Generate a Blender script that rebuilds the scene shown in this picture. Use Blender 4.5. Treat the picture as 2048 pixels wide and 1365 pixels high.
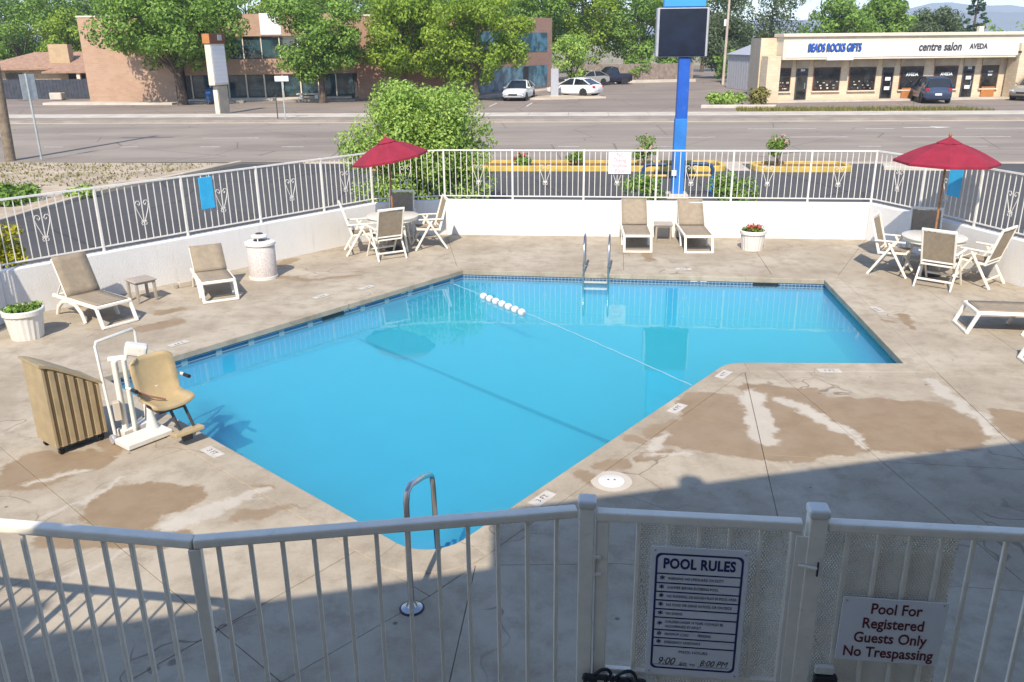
import bpy, bmesh, math, random
from mathutils import Vector, Matrix
from mathutils.geometry import tessellate_polygon

# ------------------------------------------------------------------ clear
for o in list(bpy.data.objects):
    bpy.data.objects.remove(o, do_unlink=True)
scene = bpy.context.scene
col = scene.collection
R = math.radians
random.seed(7)

# ------------------------------------------------------------------ camera
CAM_H = 4.2
cam_data = bpy.data.cameras.new('camera')
cam_data.sensor_fit = 'HORIZONTAL'
cam_data.sensor_width = 36.0
cam_data.lens = 1700.0 / 2048.0 * 36.0
cam_data.clip_start = 0.05
cam_data.clip_end = 9000
cam = bpy.data.objects.new('camera', cam_data)
col.objects.link(cam)
cam.location = (0, 0, CAM_H)
cam.rotation_euler = (Matrix.Rotation(R(90 - 19.365), 3, 'X') @ Matrix.Rotation(R(-0.6), 3, 'Z')).to_euler()
scene.camera = cam
scene.render.resolution_x = 1024
scene.render.resolution_y = 682

# ------------------------------------------------------------------ sky and sun
SUN_EL, SUN_AZ = R(45.0), R(11.0)          # shadows fall away from the motel, a little to the right
world = bpy.data.worlds.new('World')
scene.world = world
world.use_nodes = True
wn = world.node_tree.nodes
wl = world.node_tree.links
wn.clear()
w_out = wn.new('ShaderNodeOutputWorld')
w_bg = wn.new('ShaderNodeBackground')
w_sky = wn.new('ShaderNodeTexSky')
w_sky.sky_type = 'NISHITA'
w_sky.sun_disc = False
w_sky.sun_elevation = SUN_EL
w_sky.sun_rotation = R(180.0 + 11.0)
w_sky.altitude = 1800
w_sky.air_density = 1.0
w_sky.dust_density = 0.9
w_sky.ozone_density = 1.0
w_bg.inputs['Strength'].default_value = 0.15
wl.new(w_sky.outputs[0], w_bg.inputs[0])
wl.new(w_bg.outputs[0], w_out.inputs[0])

sun_data = bpy.data.lights.new('sun', 'SUN')
sun_data.energy = 3.55
sun_data.angle = R(0.55)
sun_data.color = (1.0, 0.90, 0.75)
sun = bpy.data.objects.new('sun', sun_data)
col.objects.link(sun)
_d = Vector((math.sin(SUN_AZ) * math.cos(SUN_EL), math.cos(SUN_AZ) * math.cos(SUN_EL), -math.sin(SUN_EL)))
sun.rotation_euler = _d.to_track_quat('-Z', 'Y').to_euler()
sun.location = (0, -30, 40)

vs = scene.view_settings
vs.view_transform = 'Standard'
vs.look = 'None'
vs.gamma = 1.0
vs.use_curve_mapping = False
vs.exposure = 0.86
scene.render.engine = 'CYCLES'
scene.cycles.max_bounces = 6
scene.cycles.diffuse_bounces = 3
scene.cycles.glossy_bounces = 3
scene.cycles.volume_bounces = 2
scene.cycles.transparent_max_bounces = 16
scene.cycles.caustics_reflective = False
scene.cycles.caustics_refractive = False

# ------------------------------------------------------------------ node helpers
def new_mat(name):
    m = bpy.data.materials.new(name)
    m.use_nodes = True
    nt = m.node_tree
    b = nt.nodes.get('Principled BSDF')
    return m, nt, b

def N(nt, t, **kw):
    n = nt.nodes.new(t)
    for k, v in kw.items():
        setattr(n, k, v)
    return n

def setin(nt, node, key, val):
    s = node.inputs[key]
    if hasattr(val, 'is_output') or isinstance(val, bpy.types.NodeSocket):
        nt.links.new(val, s)
    else:
        s.default_value = val

def mixc(nt, fac, a, b, mode='MIX'):
    n = N(nt, 'ShaderNodeMix', data_type='RGBA', blend_type=mode)
    for k, v in ((0, fac), (6, a), (7, b)):
        if isinstance(v, bpy.types.NodeSocket):
            nt.links.new(v, n.inputs[k])
        else:
            n.inputs[k].default_value = v if k == 0 else (*v[:3], 1.0)
    return n.outputs[2]

def mth(nt, op, a, b=None, clamp=False):
    n = N(nt, 'ShaderNodeMath', operation=op, use_clamp=clamp)
    for i, v in enumerate((a, b)):
        if v is None:
            continue
        if isinstance(v, bpy.types.NodeSocket):
            nt.links.new(v, n.inputs[i])
        else:
            n.inputs[i].default_value = v
    return n.outputs[0]

def noise(nt, vec, scale, detail=4, rough=0.55, dist=0.0):
    n = N(nt, 'ShaderNodeTexNoise')
    if vec is not None:
        nt.links.new(vec, n.inputs['Vector'])
    n.inputs['Scale'].default_value = scale
    n.inputs['Detail'].default_value = detail
    n.inputs['Roughness'].default_value = rough
    n.inputs['Distortion'].default_value = dist
    return n.outputs['Fac']

def ramp(nt, fac, lo, hi, a=0.0, b=1.0):
    n = N(nt, 'ShaderNodeMapRange', interpolation_type='SMOOTHSTEP')
    nt.links.new(fac, n.inputs[0])
    n.inputs[1].default_value = lo
    n.inputs[2].default_value = hi
    n.inputs[3].default_value = a
    n.inputs[4].default_value = b
    return n.outputs[0]

def bump(nt, bsdf, height, strength=0.3, dist=0.01):
    n = N(nt, 'ShaderNodeBump')
    n.inputs['Strength'].default_value = strength
    n.inputs['Distance'].default_value = dist
    nt.links.new(height, n.inputs['Height'])
    nt.links.new(n.outputs[0], bsdf.inputs['Normal'])

def worldpos(nt):
    return N(nt, 'ShaderNodeNewGeometry').outputs['Position']

def objpos(nt):
    return N(nt, 'ShaderNodeTexCoord').outputs['Object']

def plain(name, colr, rough=0.5, metal=0.0, var=0.08, scale=6.0, spec=0.5, bmp=0.0, bscale=60.0, dirt=None):
    """a paint/plastic/metal finish with a little mottling, so it never reads as one flat value"""
    m, nt, b = new_mat(name)
    p = worldpos(nt)
    f = noise(nt, p, scale, 5, 0.6)
    c = mixc(nt, ramp(nt, f, 0.3, 0.7), [v * (1 - var) for v in colr], [min(1, v * (1 + var)) for v in colr])
    if dirt:
        f2 = noise(nt, p, scale * 2.7, 6, 0.7)
        c = mixc(nt, ramp(nt, f2, 0.56, 0.74, 0, dirt[3]), c, dirt[:3])
    nt.links.new(c, b.inputs['Base Color'])
    b.inputs['Roughness'].default_value = rough
    b.inputs['Metallic'].default_value = metal
    b.inputs['Specular IOR Level'].default_value = spec
    if bmp:
        bump(nt, b, noise(nt, p, bscale, 4), bmp, 0.01)
    return m

# ------------------------------------------------------------------ mesh helpers
class MB:
    def __init__(self):
        self.v = []
        self.f = []
    def add(self, vs, fs):
        o = len(self.v)
        self.v += [tuple(v) for v in vs]
        self.f += [tuple(i + o for i in f) for f in fs]
        return self
    def box(self, c, s, rz=0.0, rx=0.0, ry=0.0):
        m = Matrix.Translation(c) @ Matrix.Rotation(rz, 4, 'Z') @ Matrix.Rotation(ry, 4, 'Y') @ Matrix.Rotation(rx, 4, 'X')
        hx, hy, hz = s[0] / 2, s[1] / 2, s[2] / 2
        vs = [m @ Vector((x, y, z)) for z in (-hz, hz) for x, y in ((-hx, -hy), (hx, -hy), (hx, hy), (-hx, hy))]
        return self.add(vs, [(3, 2, 1, 0), (4, 5, 6, 7), (0, 1, 5, 4), (1, 2, 6, 5), (2, 3, 7, 6), (3, 0, 4, 7)])
    def bar(self, p, q, w, h=None, up=(0, 0, 1)):
        """rectangular bar from p to q, w across, h in the 'up' sense"""
        h = h or w
        p, q = Vector(p), Vector(q)
        d = (q - p).normalized()
        u = Vector(up)
        if abs(d.dot(u)) > 0.98:
            u = Vector((0, 1, 0))
        s = d.cross(u).normalized()
        u = s.cross(d).normalized()
        vs = [b + s * a * w / 2 + u * c * h / 2 for b in (p, q) for a, c in ((-1, -1), (1, -1), (1, 1), (-1, 1))]
        return self.add(vs, [(0, 1, 2, 3), (7, 6, 5, 4), (0, 4, 5, 1), (1, 5, 6, 2), (2, 6, 7, 3), (3, 7, 4, 0)])
    def tube(self, pts, r, seg=8, cap=True, flat=1.0):
        pts = [Vector(p) for p in pts]
        rs = r if isinstance(r, (list, tuple)) else [r] * len(pts)
        n = len(pts)
        vs = []
        prev = None
        for i, p in enumerate(pts):
            d = (pts[min(i + 1, n - 1)] - pts[max(i - 1, 0)]).normalized()
            if prev is None:
                a = Vector((0, 0, 1)) if abs(d.z) < 0.9 else Vector((1, 0, 0))
                u = d.cross(a).normalized()
            else:
                u = (prev - d * prev.dot(d)).normalized()
            prev = u
            w = d.cross(u)
            for k in range(seg):
                t = 2 * math.pi * k / seg
                vs.append(p + (u * math.cos(t) + w * math.sin(t) * flat) * rs[i])
        fs = []
        for i in range(n - 1):
            for k in range(seg):
                k2 = (k + 1) % seg
                fs.append((i * seg + k, i * seg + k2, (i + 1) * seg + k2, (i + 1) * seg + k))
        if cap:
            fs.append(tuple(range(seg))[::-1])
            fs.append(tuple((n - 1) * seg + k for k in range(seg)))
        return self.add(vs, fs)
    def lathe(self, prof, seg=24, c=(0, 0, 0), sx=1.0, sy=1.0, cap=True):
        vs = []
        for r, z in prof:
            for k in range(seg):
                t = 2 * math.pi * k / seg
                vs.append((c[0] + r * sx * math.cos(t), c[1] + r * sy * math.sin(t), c[2] + z))
        fs = []
        n = len(prof)
        for i in range(n - 1):
            for k in range(seg):
                k2 = (k + 1) % seg
                fs.append((i * seg + k, i * seg + k2, (i + 1) * seg + k2, (i + 1) * seg + k))
        if cap:
            fs.append(tuple(range(seg))[::-1])
            fs.append(tuple((n - 1) * seg + k for k in range(seg)))
        return self.add(vs, fs)
    def prism(self, poly, z0, z1):
        """upright prism over a plan polygon (any orientation, may be concave)"""
        a = sum(poly[i][0] * poly[(i + 1) % len(poly)][1] - poly[(i + 1) % len(poly)][0] * poly[i][1] for i in range(len(poly)))
        if a < 0:
            poly = poly[::-1]
        n = len(poly)
        vs = [(x, y, z0) for x, y in poly] + [(x, y, z1) for x, y in poly]
        fs = [tuple(range(n))[::-1], tuple(range(n, 2 * n))]
        fs += [(i, (i + 1) % n, n + (i + 1) % n, n + i) for i in range(n)]
        return self.add(vs, fs)
    def extrude(self, prof, x0, x1, axis='x'):
        """profile in (a,b) swept along an axis; axis x: (a,b)->(y,z); axis y: (a,b)->(x,z)"""
        n = len(prof)
        if axis == 'x':
            vs = [(x0, a, b) for a, b in prof] + [(x1, a, b) for a, b in prof]
        else:
            vs = [(a, x0, b) for a, b in prof] + [(a, x1, b) for a, b in prof]
        fs = [tuple(range(n))[::-1], tuple(range(n, 2 * n))]
        fs += [(i, (i + 1) % n, n + (i + 1) % n, n + i) for i in range(n)]
        return self.add(vs, fs)
    def mesh(self, name, mat, smooth=False, bevel=0.0, segs=1):
        me = bpy.data.meshes.new(name)
        me.from_pydata(self.v, [], self.f)
        bm = bmesh.new()
        bm.from_mesh(me)
        bmesh.ops.recalc_face_normals(bm, faces=bm.faces)
        if bevel:
            ed = [e for e in bm.edges if len(e.link_faces) == 2 and e.calc_face_angle(0) > 0.5]
            bmesh.ops.bevel(bm, geom=ed, offset=bevel, segments=segs, affect='EDGES', profile=0.6, clamp_overlap=True)
        bm.to_mesh(me)
        bm.free()
        if smooth:
            for p in me.polygons:
                p.use_smooth = True
            try:
                me.set_sharp_from_angle(angle=R(38))
            except Exception:
                pass
        if mat:
            me.materials.append(mat)
        return me
    def build(self, name, mat, parent=None, smooth=False, bevel=0.0, segs=1):
        return link(name, self.mesh(name, mat, smooth, bevel, segs), parent)

def link(name, me, parent=None, loc=None, rz=None):
    o = bpy.data.objects.new(name, me)
    col.objects.link(o)
    if parent is not None:
        o.parent = parent
    if loc is not None:
        o.location = loc
    if rz is not None:
        o.rotation_euler = (0, 0, rz)
    return o

def thing(name, label, cat, loc=(0, 0, 0), rz=0.0, group=None):
    o = bpy.data.objects.new(name, None)
    o.empty_display_size = 0.2
    col.objects.link(o)
    o.location = loc
    o.rotation_euler = (0, 0, rz)
    return tag(o, label, cat, group)

def tag(o, label, cat, group=None):
    o['label'] = label
    o['category'] = cat
    if group:
        o['group'] = group
    return o

def struct(o, label=None):
    o['kind'] = 'structure'
    if label:
        o['label'] = label
    return o

def copy_tree(src, parent=None):
    c = src.copy()
    col.objects.link(c)
    c.parent = parent
    for ch in list(src.children):
        copy_tree(ch, c)
    return c

def place(o, loc, rz, label=None):
    o.location = loc
    o.rotation_euler = (0, 0, rz)
    if label:
        o['label'] = label
    return o

def sheet(name, loops, z, mat, parent=None):
    """flat sheet from a plan outline with optional holes"""
    tri = tessellate_polygon([[Vector((x, y, 0)) for x, y in lp] for lp in loops])
    pts = [p for lp in loops for p in lp]
    me = bpy.data.meshes.new(name)
    fs = []
    for t in tri:
        a, b, c = (Vector(pts[i]) for i in t)
        fs.append(t if (b - a).cross(c - a) > 0 else t[::-1])
    me.from_pydata([(x, y, z) for x, y in pts], [], fs)
    me.materials.append(mat)
    return link(name, me, parent)

def text_mesh(body, size, mat, name='lettering', parent=None, loc=(0, 0, 0), rot=(0, 0, 0), align='CENTER', depth=0.0015, sx=1.0, bold=0.0, shear=0.0, spacing=1.0):
    cu = bpy.data.curves.new(name, 'FONT')
    cu.body = body
    cu.size = size
    cu.align_x = align
    cu.align_y = 'CENTER'
    cu.extrude = depth
    cu.offset = bold
    cu.shear = shear
    cu.space_character = spacing
    cu.resolution_u = 3
    t = bpy.data.objects.new('tmp_text', cu)
    col.objects.link(t)
    dg = bpy.context.evaluated_depsgraph_get()
    me = bpy.data.meshes.new_from_object(t.evaluated_get(dg))
    me.name = name
    bpy.data.objects.remove(t, do_unlink=True)
    bpy.data.curves.remove(cu)
    me.materials.clear()
    me.materials.append(mat)
    o = link(name, me, parent)
    o.location = loc
    o.rotation_euler = rot
    o.scale = (sx, 1, 1)
    return o

def lerp(a, b, t):
    return tuple(x + (y - x) * t for x, y in zip(a, b))

# ================================================================== MATERIALS
WET = [(3.2, 9.85, 3.6, 9.7, 0.36), (3.7, 9.25, 4.9, 9.15, 0.50), (2.45, 9.5, 2.34, 8.69, 0.46), (2.08, 8.75, 2.91, 8.36, 0.42), (3.15, 8.55, 4.84, 8.6, 0.42), (1.75, 8.75, 2.17, 8.5, 0.27), (3.2, 9.2, 3.6, 8.7, 0.4), (4.95, 9.2, 5.15, 8.7, 0.26), (1.36, 8.58, 1.51, 8.45, 0.119), (1.41, 8.16, 1.65, 8.33, 0.11), (5.85, 9.0, 5.85, 8.5, 0.333), (-3.91, 7.37, -3.37, 7.36, 0.317), (-5.15, 8.13, -4.59, 8.18, 0.28), (-5.19, 7.8, -4.82, 7.8, 0.22), (-3.93, 7.09, -3.51, 6.99, 0.19), (-4.19, 6.67, -3.16, 6.69, 0.192), (-4.89, 9.06, -4.39, 8.47, 0.133), (-2.6, 7.06, -2.24, 7.15, 0.08), (-2.57, 7.66, -2.42, 7.56, 0.05), (-2.19, 7.24, -2.05, 7.14, 0.033), (-5.84, 12.67, -5.42, 13.03, 0.187), (-5.88, 13.58, -5.61, 13.77, 0.15), (-4.43, 15.77, -3.81, 15.56, 0.12), (-3.81, 15.56, -2.92, 15.89, 0.08), (-4.68, 16.75, -4.47, 17.16, 0.15), (2.82, 17.4, 2.82, 16.84, 0.12), (5.83, 12.78, 6.01, 12.65, 0.06), (6.25, 13.03, 6.15, 12.27, 0.08), (0.96, 7.94, 1.18, 8.05, 0.119), (0.68, 7.78, 0.87, 7.62, 0.091)]
DRY = [(2.98, 9.82, 2.85, 8.81, 0.157), (2.78, 8.68, 2.84, 8.48, 0.126), (3.33, 9.66, 3.77, 8.76, 0.098), (3.77, 8.76, 3.84, 8.28, 0.046), (1.47, 8.21, 1.86, 8.26, 0.045), (1.72, 8.7, 1.49, 8.33, 0.066), (5.44, 10.26, 5.43, 8.68, 0.089), (-3.18, 6.91, -2.52, 7.49, 0.097), (-3.79, 6.05, -3.44, 6.49, 0.033), (-4.44, 7.06, -3.99, 7.78, 0.036), (-4.95, 7.75, -4.51, 8.01, 0.056)]

def capsule_field(nt, vec, caps):
    """smallest signed distance to a set of capsule-shaped damp patches"""
    best = None
    for ax, ay, bx, by, r in caps:
        s = N(nt, 'ShaderNodeVectorMath', operation='SUBTRACT')
        nt.links.new(vec, s.inputs[0])
        s.inputs[1].default_value = (ax, ay, 0)
        dx, dy = bx - ax, by - ay
        L2 = max(1e-4, dx * dx + dy * dy)
        d = N(nt, 'ShaderNodeVectorMath', operation='DOT_PRODUCT')
        nt.links.new(s.outputs[0], d.inputs[0])
        d.inputs[1].default_value = (dx / L2, dy / L2, 0)
        t = mth(nt, 'MULTIPLY', d.outputs['Value'], 1.0, clamp=True)
        q = N(nt, 'ShaderNodeVectorMath', operation='SCALE')
        q.inputs[0].default_value = (dx, dy, 0)
        nt.links.new(t, q.inputs['Scale'])
        e = N(nt, 'ShaderNodeVectorMath', operation='DISTANCE')
        nt.links.new(s.outputs[0], e.inputs[0])
        nt.links.new(q.outputs[0], e.inputs[1])
        v = mth(nt, 'SUBTRACT', e.outputs['Value'], r)
        best = v if best is None else mth(nt, 'MINIMUM', best, v)
    return best

def concrete_mat():
    m, nt, b = new_mat('deck_concrete')
    p = worldpos(nt)
    flat = N(nt, 'ShaderNodeVectorMath', operation='MULTIPLY')
    nt.links.new(p, flat.inputs[0])
    flat.inputs[1].default_value = (1, 1, 0)
    big = noise(nt, p, 0.55, 6, 0.62, 0.4)
    mid = noise(nt, p, 3.2, 7, 0.68)
    fine = noise(nt, p, 38, 6, 0.7)
    # streaks of old staining
    c = mixc(nt, ramp(nt, big, 0.35, 0.66), (0.335, 0.277, 0.205), (0.452, 0.392, 0.308))
    c = mixc(nt, ramp(nt, mid, 0.42, 0.74, 0, 0.7), c, (0.225, 0.178, 0.125))
    c = mixc(nt, ramp(nt, fine, 0.35, 0.75, 0, 0.3), c, (0.45, 0.41, 0.35))
    # hairline cracks, only here and there
    wob = N(nt, 'ShaderNodeVectorMath', operation='ADD')
    nt.links.new(p, wob.inputs[0])
    wn_ = N(nt, 'ShaderNodeTexNoise')
    nt.links.new(p, wn_.inputs['Vector'])
    wn_.inputs['Scale'].default_value = 1.6
    nt.links.new(wn_.outputs['Color'], wob.inputs[1])
    ck = N(nt, 'ShaderNodeTexVoronoi', feature='DISTANCE_TO_EDGE')
    nt.links.new(wob.outputs[0], ck.inputs['Vector'])
    ck.inputs['Scale'].default_value = 0.42
    crack = mth(nt, 'MULTIPLY', ramp(nt, ck.outputs['Distance'], 0.0015, 0.006, 0.6, 0), ramp(nt, noise(nt, p, 0.7, 3), 0.48, 0.6))
    c = mixc(nt, crack, c, (0.11, 0.085, 0.065))
    # grey footfall film and pale scuffs
    c = mixc(nt, ramp(nt, noise(nt, p, 1.35, 8, 0.72, 0.8), 0.52, 0.72, 0, 0.32), c, (0.25, 0.215, 0.17))
    c = mixc(nt, ramp(nt, noise(nt, p, 6.5, 8, 0.75, 0.5), 0.58, 0.75, 0, 0.4), c, (0.50, 0.46, 0.40))
    # damp patches with ragged outlines
    dis = N(nt, 'ShaderNodeTexNoise')
    nt.links.new(flat.outputs[0], dis.inputs['Vector'])
    dis.inputs['Scale'].default_value = 2.6
    dis.inputs['Detail'].default_value = 9
    dis.inputs['Roughness'].default_value = 0.68
    off = N(nt, 'ShaderNodeVectorMath', operation='SUBTRACT')
    nt.links.new(dis.outputs['Color'], off.inputs[0])
    off.inputs[1].default_value = (0.5, 0.5, 0.5)
    sc = N(nt, 'ShaderNodeVectorMath', operation='MULTIPLY')
    nt.links.new(off.outputs[0], sc.inputs[0])
    sc.inputs[1].default_value = (0.55, 0.55, 0)
    ad = N(nt, 'ShaderNodeVectorMath', operation='ADD')
    nt.links.new(flat.outputs[0], ad.inputs[0])
    nt.links.new(sc.outputs[0], ad.inputs[1])
    wet = ramp(nt, capsule_field(nt, ad.outputs[0], WET), -0.04, 0.018, 1, 0)
    dry = ramp(nt, capsule_field(nt, ad.outputs[0], DRY), -0.05, 0.03, 1, 0)
    w = mth(nt, 'MULTIPLY', wet, mth(nt, 'SUBTRACT', 1.0, dry))
    wc = mixc(nt, ramp(nt, mid, 0.3, 0.7), (0.235, 0.16, 0.092), (0.295, 0.215, 0.135))
    c = mixc(nt, mth(nt, 'MULTIPLY', w, ramp(nt, big, 0.25, 0.6, 0.68, 0.95)), c, wc)
    # mineral rim
    c = mixc(nt, mth(nt, 'MULTIPLY', dry, 0.55), c, (0.54, 0.50, 0.44))
    # tiny chips and droppings
    vor = N(nt, 'ShaderNodeTexVoronoi')
    nt.links.new(p, vor.inputs['Vector'])
    vor.inputs['Scale'].default_value = 1.7
    c = mixc(nt, ramp(nt, vor.outputs['Distance'], 0.02, 0.045, 0.8, 0), c, (0.12, 0.1, 0.08))
    nt.links.new(c, b.inputs['Base Color'])
    nt.links.new(mixc(nt, w, (0.9, 0.9, 0.9), (0.62, 0.62, 0.62)), b.inputs['Roughness'])
    b.inputs['Specular IOR Level'].default_value = 0.3
    bump(nt, b, mth(nt, 'ADD', fine, mth(nt, 'MULTIPLY', mid, 0.6)), 0.35, 0.006)
    return m

def asphalt_mat(name, a, c2, tint, cracks=True, scale=1.0):
    m, nt, b = new_mat(name)
    p = worldpos(nt)
    st = N(nt, 'ShaderNodeVectorMath', operation='MULTIPLY')
    nt.links.new(p, st.inputs[0])
    st.inputs[1].default_value = (0.12, 1.0, 1.0)
    big = noise(nt, st.outputs[0], 0.45 * scale, 5, 0.6)
    pat = noise(nt, p, 0.16 * scale, 4, 0.55)
    fine = noise(nt, p, 55, 3, 0.7)
    c = mixc(nt, ramp(nt, big, 0.32, 0.7), a, c2)
    c = mixc(nt, ramp(nt, pat, 0.45, 0.65, 0, 0.6), c, tint)
    c = mixc(nt, ramp(nt, fine, 0.4, 0.8, 0, 0.3), c, [v * 1.6 for v in c2])
    if cracks:
        vo = N(nt, 'ShaderNodeTexVoronoi', feature='DISTANCE_TO_EDGE')
        nt.links.new(p, vo.inputs['Vector'])
        vo.inputs['Scale'].default_value = 0.21
        c = mixc(nt, ramp(nt, vo.outputs['Distance'], 0.002, 0.009, 0.55, 0), c, [v * 0.45 for v in a])
    nt.links.new(c, b.inputs['Base Color'])
    b.inputs['Roughness'].default_value = 0.93
    b.inputs['Specular IOR Level'].default_value = 0.25
    bump(nt, b, fine, 0.25, 0.006)
    return m

def stucco_mat(name, base, dirt_c, dirt_amt=0.35):
    m, nt, b = new_mat(name)
    p = worldpos(nt)
    big = noise(nt, p, 1.1, 5, 0.65)
    mid = noise(nt, p, 7, 6, 0.65)
    st = N(nt, 'ShaderNodeVectorMath', operation='MULTIPLY')
    nt.links.new(p, st.inputs[0])
    st.inputs[1].default_value = (9, 9, 0.9)
    run = noise(nt, st.outputs[0], 1.0, 4, 0.6)
    c = mixc(nt, ramp(nt, big, 0.35, 0.7), base, [v * 0.93 for v in base])
    c = mixc(nt, ramp(nt, run, 0.55, 0.78, 0, dirt_amt), c, dirt_c)
    c = mixc(nt, ramp(nt, mid, 0.62, 0.8, 0, dirt_amt * 0.7), c, [v * 0.8 for v in dirt_c])
    nt.links.new(c, b.inputs['Base Color'])
    b.inputs['Roughness'].default_value = 0.92
    b.inputs['Specular IOR Level'].default_value = 0.2
    bump(nt, b, noise(nt, p, 34, 6, 0.7), 0.55, 0.014)
    return m

def brick_mat(name, c1, c2, mortar, scale=1.0, bw=0.42, bh=0.16):
    m, nt, b = new_mat(name)
    tc = objpos(nt)
    # wrap bricks round the corners: horizontal coordinate is x+y
    sep = N(nt, 'ShaderNodeSeparateXYZ')
    nt.links.new(tc, sep.inputs[0])
    cmb = N(nt, 'ShaderNodeCombineXYZ')
    nt.links.new(mth(nt, 'ADD', sep.outputs[0], sep.outputs[1]), cmb.inputs[0])
    nt.links.new(sep.outputs[2], cmb.inputs[1])
    br = N(nt, 'ShaderNodeTexBrick')
    nt.links.new(cmb.outputs[0], br.inputs['Vector'])
    br.inputs['Scale'].default_value = scale
    br.inputs['Brick Width'].default_value = bw
    br.inputs['Row Height'].default_value = bh
    br.inputs['Mortar Size'].default_value = 0.012
    br.inputs['Color1'].default_value = (*c1, 1)
    br.inputs['Color2'].default_value = (*c2, 1)
    br.inputs['Mortar'].default_value = (*mortar, 1)
    f = noise(nt, tc, 0.6, 5)
    c = mixc(nt, ramp(nt, f, 0.4, 0.7, 0, 0.3), br.outputs['Color'], [v * 0.72 for v in c1])
    nt.links.new(c, b.inputs['Base Color'])
    b.inputs['Roughness'].default_value = 0.9
    bump(nt, b, br.outputs['Fac'], -0.3, 0.01)
    return m

def leaf_mat(name, dark, light, trans=0.35, dead=None):
    m, nt, b = new_mat(name)
    at = N(nt, 'ShaderNodeAttribute', attribute_name='leaf_tone')
    c = mixc(nt, at.outputs['Fac'], dark, light)
    if dead:
        g2 = noise(nt, worldpos(nt), 0.9, 3)
        c = mixc(nt, ramp(nt, g2, 0.6, 0.75, 0, 0.6), c, dead)
    nt.links.new(c, b.inputs['Base Color'])
    b.inputs['Roughness'].default_value = 0.55
    b.inputs['Specular IOR Level'].default_value = 0.35
    tr = N(nt, 'ShaderNodeBsdfTranslucent')
    nt.links.new(mixc(nt, 0.5, c, (0.2, 0.3, 0.02)), tr.inputs['Color'])
    mx = N(nt, 'ShaderNodeMixShader')
    mx.inputs[0].default_value = trans
    nt.links.new(b.outputs[0], mx.inputs[1])
    nt.links.new(tr.outputs[0], mx.inputs[2])
    out = [n for n in nt.nodes if n.type == 'OUTPUT_MATERIAL'][0]
    nt.links.new(mx.outputs[0], out.inputs[0])
    return m

def glass_mat(name, tint, rough=0.05):
    """window glass seen from outside: dark room behind, mirror-like front"""
    m, nt, b = new_mat(name)
    p = objpos(nt)
    f = noise(nt, p, 1.3, 4, 0.6)
    c = mixc(nt, ramp(nt, f, 0.4, 0.62), tint, [v * 2.4 + 0.01 for v in tint])
    nt.links.new(c, b.inputs['Base Color'])
    b.inputs['Roughness'].default_value = rough
    b.inputs['Specular IOR Level'].default_value = 0.8
    return m

def tile_mat():
    m, nt, b = new_mat('waterline_tile')
    p = worldpos(nt)
    sep = N(nt, 'ShaderNodeSeparateXYZ')
    nt.links.new(p, sep.inputs[0])
    cmb = N(nt, 'ShaderNodeCombineXYZ')
    nt.links.new(mth(nt, 'SUBTRACT', sep.outputs[0], sep.outputs[1]), cmb.inputs[0])
    nt.links.new(sep.outputs[2], cmb.inputs[1])
    br = N(nt, 'ShaderNodeTexBrick')
    nt.links.new(cmb.outputs[0], br.inputs['Vector'])
    br.offset = 0.0
    br.inputs['Scale'].default_value = 1.0
    br.inputs['Brick Width'].default_value = 0.075
    br.inputs['Row Height'].default_value = 0.055
    br.inputs['Mortar Size'].default_value = 0.007
    br.inputs['Color1'].default_value = (0.02, 0.07, 0.22, 1)
    br.inputs['Color2'].default_value = (0.05, 0.16, 0.36, 1)
    br.inputs['Mortar'].default_value = (0.35, 0.42, 0.5, 1)
    nt.links.new(br.outputs['Color'], b.inputs['Base Color'])
    b.inputs['Roughness'].default_value = 0.25
    return m

def water_mat():
    """clear water: mirror by Fresnel on top of a see-through surface, ripples, blue absorption in the body"""
    m, nt, b = new_mat('pool_water')
    nt.nodes.remove(b)
    out = [n for n in nt.nodes if n.type == 'OUTPUT_MATERIAL'][0]
    p = worldpos(nt)
    tr = N(nt, 'ShaderNodeBsdfTransparent')
    tr.inputs[0].default_value = (0.97, 0.99, 1.0, 1)
    gl = N(nt, 'ShaderNodeBsdfGlossy')
    gl.inputs['Roughness'].default_value = 0.02
    gl.inputs['Color'].default_value = (1, 1, 1, 1)
    fr = N(nt, 'ShaderNodeFresnel')
    fr.inputs['IOR'].default_value = 1.33
    bp = N(nt, 'ShaderNodeBump')
    bp.inputs['Strength'].default_value = 0.05
    bp.inputs['Distance'].default_value = 0.02
    h = mth(nt, 'ADD', noise(nt, p, 2.2, 3, 0.5, 0.3), mth(nt, 'MULTIPLY', noise(nt, p, 9, 2, 0.5), 0.25))
    nt.links.new(h, bp.inputs['Height'])
    nt.links.new(bp.outputs[0], gl.inputs['Normal'])
    nt.links.new(bp.outputs[0], fr.inputs['Normal'])
    mx = N(nt, 'ShaderNodeMixShader')
    nt.links.new(fr.outputs[0], mx.inputs[0])
    nt.links.new(tr.outputs[0], mx.inputs[1])
    nt.links.new(gl.outputs[0], mx.inputs[2])
    nt.links.new(mx.outputs[0], out.inputs['Surface'])
    pv = N(nt, 'ShaderNodeVolumePrincipled')
    pv.inputs['Color'].default_value = (0.085, 0.59, 0.91, 1)
    pv.inputs['Absorption Color'].default_value = (0.15, 0.86, 1.0, 1)
    pv.inputs['Density'].default_value = 0.8
    pv.inputs['Anisotropy'].default_value = 0.0
    nt.links.new(pv.outputs[0], out.inputs['Volume'])
    return m

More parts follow.
